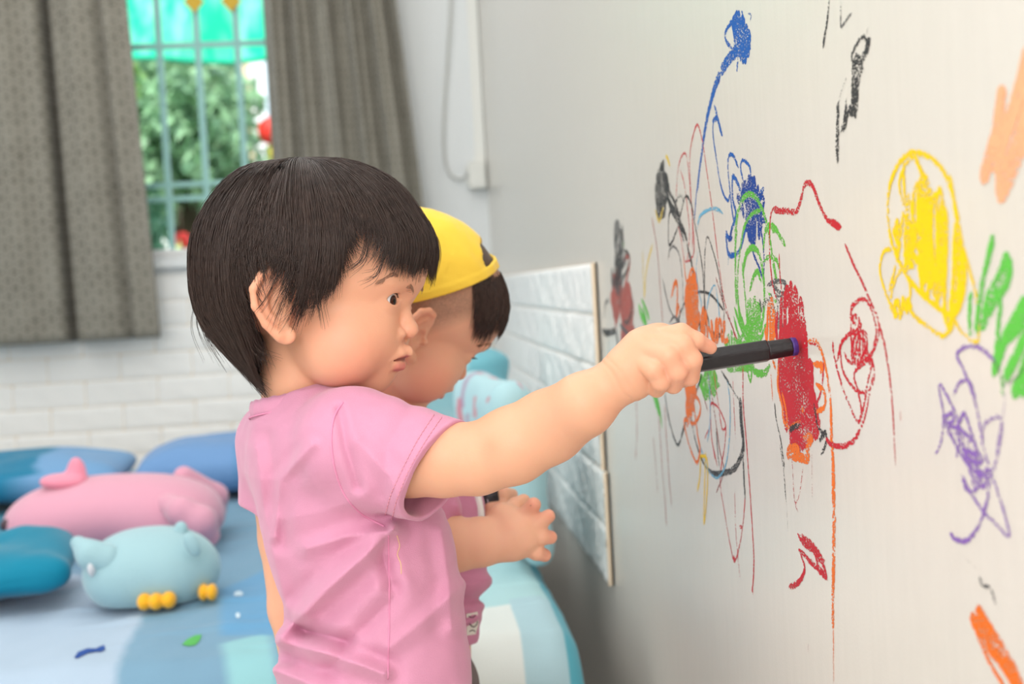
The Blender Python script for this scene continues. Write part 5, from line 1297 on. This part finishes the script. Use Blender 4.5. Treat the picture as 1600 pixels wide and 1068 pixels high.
lashes(hg, girl, -1); lashes(hg, girl, 1)

# ---- shirt
O_ = G(490, 430); f0 = FG
def uvw(px, py, dw=0.0): q = G(px, py, dw) - O_; return np.array([q @ RIGHT, -(q @ UP), q @ FWD])
TB = [(632, 428, 530), (655, 408, 560), (690, 398, 605), (740, 392, 650), (800, 404, 690), (850, 414, 706), (900, 430, 717), (950, 446, 724), (985, 446, 727), (1020, 440, 729), (1068, 437, 731), (1130, 436, 733), (1200, 440, 734)]
tv = np.array([uvw(500, y, .01)[1] for y, *_ in TB]); tc_ = np.array([uvw((l + r) / 2, y, .015)[0] for y, l, r in TB]); th_ = np.array([(r - l) / 2 * (FG + .01) / F for y, l, r in TB])
kb = 1.28
TBb = th_ / math.sqrt((kb * ST) ** 2 + CT ** 2)
FOLDS = [  # (pixel polyline, height m, half width px)
    ([(612, 828), (560, 876), (513, 918), (470, 962), (440, 992)], .0075, 17), ([(436, 1002), (500, 1018), (560, 1037), (600, 1052)], .006, 14), ([(430, 1046), (470, 1062), (520, 1085)], .006, 15),
    ([(488, 694), (438, 750), (430, 838)], .0022, 10), ([(600, 830), (540, 838), (480, 856)], .003, 13), ([(604, 826), (598, 866), (612, 912)], -.004, 14), ([(724, 912), (670, 962), (610, 1010)], .0022, 16),
    ([(560, 690), (610, 745), (626, 790)], .0022, 14), ([(530, 640), (542, 700), (560, 760)], -.0022, 9), ([(640, 640), (606, 700), (600, 770)], -.0016, 16), ([(700, 690), (660, 740), (640, 800)], .0016, 12),
    ([(400, 700), (412, 790), (430, 880), (452, 960)], .0016, 13), ([(420, 680), (430, 760), (446, 850)], -.0012, 14), ([(560, 780), (500, 800), (440, 810)], .0012, 18), ([(452, 968), (480, 985), (540, 1000)], -.005, 12), ([(620, 930), (560, 990), (520, 1040)], -.003, 16),
    ([(690, 830), (700, 900), (705, 980)], .0022, 14)]
def px_of(P):
    q = (P - CAM.astype(np.float32)) @ RC.astype(np.float32); z = -q[:, 2]; return 800 + F * q[:, 0] / z, 534 - F * q[:, 1] / z
def fold_field(P, folds):
    x, y = px_of(P); o = np.zeros(len(P), np.float32)
    for pts, h_, w_ in folds:
        dd = np.full(len(P), 1e9, np.float32)
        n = len(pts)
        for i in range(n - 1):
            (x0, y0), (x1, y1) = pts[i], pts[i + 1]; ex, ey = x1 - x0, y1 - y0; L2 = ex * ex + ey * ey
            t = np.clip(((x - x0) * ex + (y - y0) * ey) / L2, 0, 1); dd = np.minimum(dd, np.hypot(x - x0 - t * ex, y - y0 - t * ey))
        o += 1.35 * h_ * (1.15 * np.exp(-(dd / (w_ * .8)) ** 1.5) - .38 * np.exp(-(np.abs(dd - 1.6 * w_) / (w_ * .9)) ** 2))
    return o
SL0, SL1 = G(556, 694, -.06), G(712, 748, -.088)
HEM_N = RIGHT * .80 - UP * .42 - FWD * .42; HEM_N /= np.linalg.norm(HEM_N); HEM_P = G(684, 738, -.085)
LS0, LS1 = G(436, 690, .065), G(436, 800, .085)
def f_shirt(P):
    q = P - O_.astype(np.float32); u, v, w = q @ RIGHT.astype(np.float32), -(q @ UP.astype(np.float32)), q @ FWD.astype(np.float32)
    uc = np.interp(v, tv, tc_); b = np.interp(v, tv, TBb); a = b * kb
    du, dw = u - uc, w - .015
    l = np.abs(du * ST - dw * CT) / a; e = np.abs(du * CT + dw * ST) / b
    d = ((l ** 2.4 + e ** 2.4) ** (1 / 2.4) - 1) * b * .95
    d = np.maximum(d, tv[0] - v).astype(np.float32)
    d = smin(d, sd_chain(P, [LS0, G(490, 678, .01), SL0], [.038, .046, .044], .02), .03)
    ls = sd_cap(P, LS0, LS1, .036, .039); ls = smax(ls, (P - LS1.astype(np.float32)) @ (-UP * .96 - RIGHT * .2).astype(np.float32), .004); d = smin(d, ls, .012)
    on = w < .03
    ff = np.where(on, fold_field(P, FOLDS) * np.clip((.03 - w) / .03, 0, 1), 0) + wav(P, 52, 5) * .0012 + wav(P, 130, 6) * .00045
    far = (P - HEM_P.astype(np.float32)) @ HEM_N.astype(np.float32)
    so = sd_cap(P, SL0, SL1, .0455, .0475) - ff
    inner = sd_cap(P, G(626, 719, -.0705), G(790, 776, -.100), .0385, .0445) - ff * .8
    cut = smax(-inner, 9.0, .001) if False else -inner
    d = d - ff
    d = smin(d, so, .014)
    beyond = np.maximum(-far, sd_cap(P, G(640, 716, -.078), G(800, 770, -.1), .066, .07))
    d = smax(d, -beyond, .0015)
    d = smax(d, cut, .0015)
    # neck opening
    d = smax(d, -sd_chain(P, [G(466, 560, .012), G(464, 626, .012), G(468, 640, .012)], [.039, .037, .03], .004), .004)
    return np.maximum(d, v - tv[-2] + .01)
M_pink = mat('pink_cotton', lin(211, 147, 176), .8, .15, sheen=.25, bump=.22, bump_scale=900, var=.03, var_scale=30)
shirt = sdf_obj('shirt', f_shirt, G(560, 880) + np.array([-.17, -.22, -.20]), G(560, 880) + np.array([.15, .22, .185]), .0014, M_pink, girl)
bvs = BVHTree.FromPolygons([v.co.copy() for v in shirt.data.vertices], [tuple(p.vertices) for p in shirt.data.polygons])
def seam(name, pts, rad, m, parent, n=90, dash=0, lift=.0003):
    P_ = []
    for x, y in catmull(pts, n):
        h = bvs.ray_cast(Vector(CAM), Vector(ray(x, y)))
        if h[0]: P_.append(np.array(h[0] + h[1] * lift))
    P_ = np.array(P_); V = []; Fc = []
    if dash:
        for i in range(0, len(P_) - 2, 3):
            v, f = tube_data(P_[i:i + 3], rad, 5); k = len(V); V += v; Fc += [tuple(j + k for j in q) for q in f]
    else: V, Fc = tube_data(P_, rad, 6)
    return mesh_from(name, V, Fc, m, parent)
M_seam = mat('pink_seam', lin(222, 146, 180), .8, .15); M_thr = mat('stitch_thread', lin(222, 150, 168), .7); M_thr2 = mat('loose_thread', lin(232, 190, 160), .7)
seam('armhole_seam', [(536, 628), (522, 652), (518, 690), (524, 735), (540, 775), (566, 803), (600, 822)], .0009, M_seam, shirt, lift=.0001)
seam('side_seam', [(607, 836), (608, 900), (608, 980), (606, 1060)], .0007, M_seam, shirt, lift=.0001)
seam('hem_stitching', [(690, 652), (664, 690), (640, 732), (622, 775), (612, 812)], .0004, M_thr, shirt, 84, 1)
seam('hem_stitching', [(678, 648), (652, 688), (630, 730), (612, 770), (602, 804)], .0004, M_thr, shirt, 84, 1)
seam('loose_thread', [(620, 836), (624, 852), (621, 866), (626, 880), (627, 896)], .0005, M_thr2, shirt, 40)
# collar band round the neck
def collar(rp, y_off, name, hgt, thick, m, ruff=0.0):
    V = []; Fc = []; n = 96; sec = [(-thick, -hgt), (thick * .4, -hgt * .9), (thick, -hgt * .4), (thick, hgt * .4), (thick * .3, hgt), (-thick, hgt * .8), (-thick * 1.6, 0)]
    c0 = G(464, 634 + y_off, .012); ax = UP * .985 + RIGHT * -.15 + FWD * .10; ax /= np.linalg.norm(ax); e1 = RIGHT - ax * (RIGHT @ ax); e1 /= np.linalg.norm(e1); e2 = np.cross(ax, e1)
    for i in range(n):
        t = 2 * math.pi * i / n; dr = e1 * math.cos(t) + e2 * math.sin(t)
        for (r_, z_) in sec:
            rr = rp * (1 + .06 * math.cos(t)) + r_ + ruff * math.sin(17 * t) * .5; V.append(c0 + dr * rr + ax * (z_ * (1 + 0 * t) + ruff * math.sin(23 * t + 1)))
    k = len(sec)
    for i in range(n):
        for j in range(k): Fc.append((i * k + j, ((i + 1) % n) * k + j, ((i + 1) % n) * k + (j + 1) % k, i * k + (j + 1) % k))
    return mesh_from(name, V, Fc, m, shirt if name != 'collar' else girl)
col_ = collar(.0415, 0, 'collar', .0085, .0022, M_pink, .0005)
collar(.0445, 9, 'collar_stitching', .0007, .0006, M_seam)
shorts = sdf_obj('shorts', lambda P: np.maximum(smin(sd_ell(P, hip + np.array([0, 0, -.01]), (.088, .088, .08)), np.minimum(sd_cap(P, hip + E_LAT * .05, np.array([*(hip + E_LAT * .055)[:2], .30]), .062, .06), sd_cap(P, hip - E_LAT * .05, np.array([*(hip - E_LAT * .055)[:2], .30]), .062, .06)), .015), .3 - P[:, 2]), hip + np.array([-.16, -.16, -.26]), hip + np.array([.16, .16, .1]), .004, mat('shorts_grey', lin(120, 120, 130), .8), girl)

# ---- marker
mk = thing('marker', 'black marker pen held in the child\'s fist, its tip on the red patch', 'marker', tuple(mb))
M_blk = mat('marker_black', lin(24, 21, 26), .28, .5, bump=.15, bump_scale=300)
def prism(name, p0, p1, r0, r1, m, parent, sides=6, ph=.3):
    d = (p1 - p0) / np.linalg.norm(p1 - p0); e1 = UP - d * (UP @ d); e1 /= np.linalg.norm(e1); e2 = np.cross(d, e1); bm = bmesh.new(); rings = []
    for p, r in ((p0, r0), (p1, r1)):
        rings.append([bm.verts.new(Vector(p + r * (math.cos(ph + 2 * math.pi * k / sides) * e1 + math.sin(ph + 2 * math.pi * k / sides) * e2))) for k in range(sides)])
    for k in range(sides): bm.faces.new((rings[0][k], rings[0][(k + 1) % sides], rings[1][(k + 1) % sides], rings[1][k]))
    bm.faces.new(rings[0][::-1]); bm.faces.new(rings[1])
    bmesh.ops.bevel(bm, geom=list(bm.edges), offset=min(r0, r1) * .16, segments=2, profile=.5, affect='EDGES')
    return bm_obj(name, bm, m, parent, False)
at_t = lambda px: mb + mk_dir * (np.linalg.norm(tip - mb) * (px - 1005) / (1247 - 1005.0))
prism('barrel', at_t(1008), at_t(1199), .0092, .0092, M_blk, mk)
prism('nose', at_t(1197), at_t(1236), .0080, .0074, M_blk, mk, 8)
prism('stained_collar', at_t(1235), at_t(1244.5), .0077, .0072, mat('marker_purple', lin(66, 42, 118), .4, var=.2, var_scale=300), mk, 10)
prism('nib', at_t(1244), tip, .0036, .0024, mat('nib_red', lin(190, 30, 50), .6), mk, 10)
prism('blue_band', at_t(1085), at_t(1089.5), .00945, .00945, mat('band_blue', lin(30, 130, 180), .4), mk)

# ================================================================== the boy
FB = 1.36
def Bp(px, py, dw=0.0): return CAM + ray(px, py) * (FB + dw)
boy = thing('person', 'child in a backwards yellow cap and pink shirt looking down, standing behind the girl', 'person', (Bp(660, 1000)[0], Bp(660, 1000)[1], 0))
hb = Head(Bp(649, 470.5), FB / F * .8, -27, 26, 14, cran=.93, lid=.42)
SB = FB / F                                                    # metres per pixel at the boy
NB = [hb.wor((-25, 0, 60)), hb.wor((-34, 0, 120)), Bp(612, 640, .02), Bp(612, 720, .02)]
hipb = Bp(650, 1060, .03)
# near arm and open hand
BA = [(630, 720, -.085), (655, 815, -.10), (712, 851, -.105), (752, 846, -.105), (796, 842, -.105)]
BR = [.032, .0295, .0255, .0235, .0195]
def f_bhand(P):
    z = -.105
    d = sd_chain(P, [Bp(792, 843, z), Bp(806, 832, z), Bp(820, 830, z)], [.0195, .021, .0195], .008)
    d = smin(d, sd_ell(P, Bp(806, 852, z + .002), (.018, .014, .013)), .008)
    d = smin(d, sd_sph(P, Bp(786, 806, z + .008), .0135), .010)                      # heel of the thumb
    fs = [([(815, 815, 0), (824, 802, -.004), (834, 788, -.010)], [.0098, .0085, .0072]),
          ([(826, 822, -.002), (843, 816, -.008), (857, 806, -.004)], [.0092, .008, .0068]),
          ([(828, 836, -.002), (846, 838, -.008), (860, 839, -.002)], [.0092, .008, .0068]),
          ([(824, 850, 0), (838, 862, -.004), (851, 867, .004)], [.0088, .0078, .0066]),
          ([(792, 806, .012), (806, 790, .022), (818, 782, .03)], [.010, .0085, .007])]
    for pts, r in fs: d = smin(d, sd_chain(P, [Bp(x, y, z + w) for x, y, w in pts], r, .003), .0045)
    for x, y in ((818, 824), (826, 836), (824, 848)): d = smin(d, sd_sph(P, Bp(x, y, z - .011), .0075), .006)
    return d
def f_bhand2(P):
    z = .055
    d = sd_ell(P, Bp(766, 800, z + .006), (.016, .016, .022)); d = smin(d, sd_chain(P, [Bp(690, 830, z + .05), Bp(735, 822, z + .025), Bp(760, 806, z + .01)], [.026, .022, .0165], .006), .008)
    for pts in ([(770, 778, -.008), (788, 771, -.010), (800, 772, .004)], [(768, 791, -.012), (786, 789, -.014), (797, 786, .002)], [(766, 804, -.012), (780, 803, -.014), (788, 800, .002)], [(762, 815, -.008), (772, 815, -.010), (778, 812, .004)]):
        d = smin(d, sd_chain(P, [Bp(x, y, z + w) for x, y, w in pts], [.0085, .0078, .0066], .002), .002)
    return d
EFb = hx_ * .93 + hy_ * .36; ELb = hx_ * .36 - hy_ * .93
def f_boy(P):
    d = hb.dist(hb.loc(P)) * hb.u
    return smin(d, sd_chain(P, NB, [.034, .032, .034, .05], .01), .006)
def f_boy_arm(P): return smin(sd_chain(P, [Bp(*a) for a in BA], BR, .006), f_bhand(P), .006)
def f_boy_low(P):
    d = sd_chain(P, NB[2:] + [Bp(630, 800, .03), Bp(655, 920, .03), hipb], [.034, .055, .058, .056, .06], .02)
    d = smin(d, sd_chain(P, [Bp(632, 700, -.07), Bp(*BA[0])], [.034, .032], .01), .02)
    d = smin(d, sd_chain(P, [Bp(600, 710, .12), Bp(620, 800, .13), Bp(690, 830, .105)], [.032, .028, .025], .008), .02)
    return smin(d, legs(P, hipb, EFb, ELb, .045, .044), .02)
parts = [island(f_boy, hb.C + [-.125, -.125, -.165], hb.C + [.125, .125, .135], .0014)]
A = np.array([Bp(*a) for a in BA]); parts.append(island(lambda P: smin(f_boy_arm(P), 9.0, .001) if False else f_boy_arm(P), A.min(0) - .045, np.maximum(A.max(0), Bp(875, 770, -.1)) + .045, .0014))
parts.append(island(f_bhand2, Bp(775, 795, .06) + np.array([-.08, -.06, -.05]), Bp(775, 795, .06) + np.array([.045, .08, .045]), .0014))
parts.append(island(f_boy_low, (hipb[0] - .2, hipb[1] - .22, 0), (hipb[0] + .2, hipb[1] + .22, Bp(612, 655)[2]), .0035))
V = np.concatenate([p[0] for p in parts]); o_ = np.cumsum([0] + [len(p[0]) for p in parts[:-1]]); Q = np.concatenate([p[1] + k for p, k in zip(parts, o_)])
bodyb = mesh_from('body', V, Q, M_skin, boy)
SKB = lin(234, 180, 150)
c = hb.colour(V, SKB); q = hb.loc(V); sy = q.copy(); sy[:, 1] = np.abs(sy[:, 1])
# close-cropped hair round the ears and nape: fine dark stubble pigment
edge = np.interp(q[:, 2], [-120, -60, -10, 30, 70, 120], [150, 130, 70, 34, 2, -20]) - q[:, 0]
f = np.clip(edge / 44, 0, 1) * np.clip((118 - q[:, 2]) / 20, 0, 1) * (np.sqrt((q ** 2).sum(1)) < 230)
earm = np.clip((4 - hb.ear(sy)) / 4, 0, 1)
f = f * (1 - earm) * (.5 + rng.normal(0, .05, len(q))); under = np.clip(((-42 - .95 * q[:, 0] - q[:, 2]) / 1.38 + 4) / 8, 0, 1) * (q[:, 2] < 60); f = np.clip(np.maximum(f, under * .97), 0, .97)[:, None]; c = c * (1 - f) + np.array(lin(70, 54, 48)) * f
tint(c, V, [Bp(836, 788, -.12), Bp(858, 806, -.11), Bp(861, 839, -.11), Bp(852, 867, -.105)], .011, lin(236, 150, 130), .5)
set_col(bodyb, c)
for s_ in (-1, 1): hb.gaze_eye(s_, boy, 4, -30)
brows(hb, boy, -1, 150, 7); lashes(hb, boy, -1, 26, 9, .42); lashes(hb, boy, 1, 26, 9, .42)
tube('nail_mark', [Bp(829, 789, -.1255), Bp(829.6, 789.4, -.1255)], .0007, mat('ink_spot', lin(60, 60, 70), .5), bodyb, 6)
# hair fringe below the cap
g = np.random.default_rng(21); PP = []
for k in range(2600):
    w = g.uniform(-112, 100); fr = 1 - (abs(w) / 128) ** 2
    r0 = np.array([78 + 62 * fr + g.normal(0, 5), w, -128 + 8 * abs(w) / 100 + g.normal(0, 8)])
    if abs(w) > 58 + g.uniform(0, 40): r0 = np.array([g.uniform(42, 88), w, g.uniform(-112, -78)])
    L_ = g.uniform(.75, 1.05); end = np.array([r0[0] + (44 + 24 * fr) * L_, w * 1.04 + g.normal(0, 5), r0[2] + (88 + 12 * fr) * L_])
    for k_ in range(1):
        path = []
        for t in np.linspace(0, 1, 8):
            p = r0 * (1 - t) + end * t; c0_ = np.array([5, 0, -32.0]); dr = p - c0_; rr = np.array([168, 130, 146]) * .93
            p = c0_ + dr / math.sqrt(((dr / rr) ** 2).sum()) * (1.018 + .045 * t + g.normal(0, .002)); path.append(p)
        PP.append(path)
PP = np.array(PP); sh_ = PP.shape; qq = PP.reshape(-1, 3).astype(np.float32); want = np.tile(np.linspace(1.5, 7, 8), sh_[0]).astype(np.float32) + g.normal(0, .6, len(qq)).astype(np.float32)
for _ in range(5):                                              # comb the fringe onto the forehead
    d = hb.dist(qq); e = np.eye(3, dtype=np.float32); gr = np.stack([hb.dist(qq + e[k]) - d for k in range(3)], 1); gr /= np.linalg.norm(gr, axis=1)[:, None] + 1e-9
    qq = qq + gr * np.clip(want - d, -8, 8)[:, None] * .8
PP = qq.reshape(sh_).astype(float); strands('hair', hb.wor(PP), np.array([.55, .65, .65, .62, .56, .48, .36, .14])[None] * np.ones((len(PP), 1)) * hb.u, M_hair, boy)
# cap: crown shell with an arched strap opening, worn backwards
M_cap = mat('cap_twill', lin(250, 210, 74), .75, .2, sheen=.25, bump=.25, bump_scale=800)
def f_cap(P):
    q = hb.loc(P); cc = (-6, 0, -42)
    wr_ = wav(q, .045, 31) * 1.5 + wav(q, .11, 32) * .8
    e_ = (-42 - .95 * q[:, 0] - q[:, 2]) / 1.38                       # height above the rim plane
    pk = np.clip(1 - np.abs(e_ - 34) / 40, 0, 1) * np.sin(q[:, 1] * .22) * 1.3 * (q[:, 0] > -20)
    o = sd_ell(q, cc, (165, 131, 138)) - wr_ - pk; i = sd_ell(q, cc, (160, 126, 133)) - wr_ - pk
    band = np.clip((20 - e_) / 4, 0, 1) * 1.4
    d = np.maximum(o - band, -(i + band * .2)); d = smax(d, -e_, 1.5)
    hole = np.maximum(np.hypot((e_ - 18) / 46, q[:, 1] / 62) - 1, 0) if False else (np.hypot((e_ - 19) / 44, (q[:, 1] + 34) / 56) - 1) * 40
    hole = np.maximum(np.maximum(hole, 19 - e_), 10 - q[:, 0]); d = smax(d, -hole, 1.5)
    d = np.where(e_ > 25, smax(d, -(np.abs(np.abs(np.arctan2(q[:, 1], q[:, 0] + 40)) - .78) * 90 - .8 + 8 * (np.abs(o) > 3)), 1) if False else d, d)
    return (d * hb.u).astype(np.float32)
cap = thing('baseball_cap', 'bright yellow cap worn backwards, strap opening over the forehead', 'cap', tuple(hb.wor((0, 0, -40))))
sdf_obj('crown', f_cap, hb.C - .125, hb.C + .125, .0014, M_cap, cap)
def f_vis(P):
    q = hb.loc(P); cc = np.array([-130, 0, 40.0]); ax = np.array([.69, 0, .725]); ax /= np.linalg.norm(ax)
    r = q - cc; h = r @ ax.astype(np.float32) + .0016 * q[:, 1] ** 2 * .6; pl = np.hypot((r @ np.array([-.725, 0, .69], np.float32)) / 95, q[:, 1] / 104) - 1
    return (np.maximum(np.maximum(pl * 80, np.abs(h) - 2.5), -(sd_ell(q, (-6, 0, -42), (160, 126, 133)))) * hb.u).astype(np.float32)
vc = hb.wor((-150, 0, 60)); sdf_obj('visor', f_vis, vc - .1, vc + .1, .002, M_cap, cap)
# shirt, trim, pocket, trousers
TBB = [(640, 575, 650), (690, 560, 700), (740, 560, 742), (790, 565, 757), (840, 570, 760), (890, 575, 762), (920, 578, 764), (945, 580, 757), (970, 582, 754), (995, 584, 750), (1016, 585, 746)]
Ob = Bp(649, 470.5)
def uvb(px, py): q_ = Bp(px, py) - Ob; return q_ @ RIGHT, -(q_ @ UP)
tvb = np.array([uvb(600, y)[1] for y, *_ in TBB]); tcb = np.array([uvb((l + r) / 2, y)[0] for y, l, r in TBB]); thb = np.array([(r - l) / 2 * SB for y, l, r in TBB])
FB_F = [([(700, 932), (735, 938), (765, 930)], -.004, 9), ([(700, 910), (740, 912), (766, 905)], .003, 10), ([(720, 975), (745, 965)], .0025, 8), ([(715, 790), (730, 830)], .002, 10)]
def f_bshirt(P):
    q = P - Ob.astype(np.float32); u, v, w = q @ RIGHT.astype(np.float32), -(q @ UP.astype(np.float32)), q @ FWD.astype(np.float32)
    uc = np.interp(v, tvb, tcb); hw = np.interp(v, tvb, thb); l = np.abs(u - uc) / hw; e = np.abs(w - .03) / (hw * .98)
    d = ((l ** 2.4 + e ** 2.4) ** (1 / 2.4) - 1) * hw * .95; d = np.maximum(d, tvb[0] - v).astype(np.float32)
    d = smin(d, sd_cap(P, Bp(600, 700, .12), Bp(625, 700, -.07), .040, .040), .03)
    d = smin(d, smax(sd_cap(P, Bp(628, 705, -.075), Bp(652, 790, -.095), .041, .043), v - uvb(650, 792)[1], .003), .015)
    d = d - fold_field(P, FB_F) - wav(P, 60, 41) * .0012
    d = smax(d, -sd_chain(P, [NB[1], NB[2]], [.036, .037], .004), .004)
    return np.maximum(d, v - tvb[-1] + .006)
M_pk2 = mat('pink_cotton_boy', lin(212, 140, 172), .8, .15, sheen=.25, bump=.22, bump_scale=900, var=.03, var_scale=30)
ctr = Bp(655, 850, .03)
bsh = sdf_obj('shirt', f_bshirt, ctr + np.array([-.12, -.19, -.16]), ctr + np.array([.10, .17, .20]), .002, M_pk2, boy)
bvb = BVHTree.FromPolygons([v.co.copy() for v in bsh.data.vertices], [tuple(p.vertices) for p in bsh.data.polygons])
def bproj(x, y, lift=.001):
    h = bvb.ray_cast(Vector(CAM), Vector(ray(x, y)))
    return np.array(h[0] + h[1] * lift) if h[0] else Bp(x, y, -.05)
tube('white_piping', catmull([bproj(x, y) for x, y in ((742, 766), (746, 782), (749, 799), (750, 816))], 24), .0042, mat('piping_white', lin(244, 242, 240), .7), bsh)
lab = [(728, 958), (744, 955), (746, 972), (741, 990), (728, 992)]; c0_ = np.mean([bproj(x, y, .0015) for x, y in lab], 0)
tg = mesh_from('pocket_tag', [bproj(x, y, .0018) for x, y in lab] + [bproj(x, y, .0002) for x, y in lab], [(0, 1, 2, 3, 4), (9, 8, 7, 6, 5)] + [(k, (k + 1) % 5, 5 + (k + 1) % 5, 5 + k) for k in range(5)], mat('tag_cream', lin(236, 230, 222), .7), bsh, False)
for pts in ([(731, 963), (737, 966), (741, 962)], [(732, 972), (737, 977), (742, 974), (744, 968)], [(731, 985), (736, 983), (740, 986)]):
    tube('tag_print', catmull([bproj(x, y, .0022) for x, y in pts], 10), .0005, mat('print_black', lin(50, 46, 50), .6), tg, sides=5)
def f_trs(P):
    d = smin(sd_ell(P, hipb + np.array([0, 0, -.0]), (.054, .066, .06)), np.minimum(*[sd_chain(P, [hipb + ELb * .04 * k, np.array([*(hipb + ELb * .045 * k)[:2], .30]), np.array([*(hipb + ELb * .045 * k)[:2], .09])], [.056, .05, .042], .01) for k in (1, -1)]), .012)
    return np.maximum(d, .09 - P[:, 2])
sdf_obj('trousers', f_trs, hipb + np.array([-.13, -.15, -.42]), hipb + np.array([.13, .15, .08]), .0035, mat('trousers_grey', lin(118, 108, 108), .85), boy)
# what the far hand holds
hl = thing('crayon_stub', 'small black patterned stub gripped in the far hand of the child in the cap', 'crayon', tuple(Bp(762, 780, .045)))
tube('stub_body', [Bp(748, 779, .045), Bp(780, 774, .043)], .0085, mat('stub_black', lin(46, 44, 50), .4, var=.8, var_scale=260), hl, 12)
for x in (754, 761, 768): tube('white_ring', [Bp(x, 780 - (x - 748) * .16, .0445), Bp(x + 1.6, 779.7 - (x - 748) * .16, .0445)], .0087, mat('stub_white', lin(220, 214, 222), .5), hl, 12)
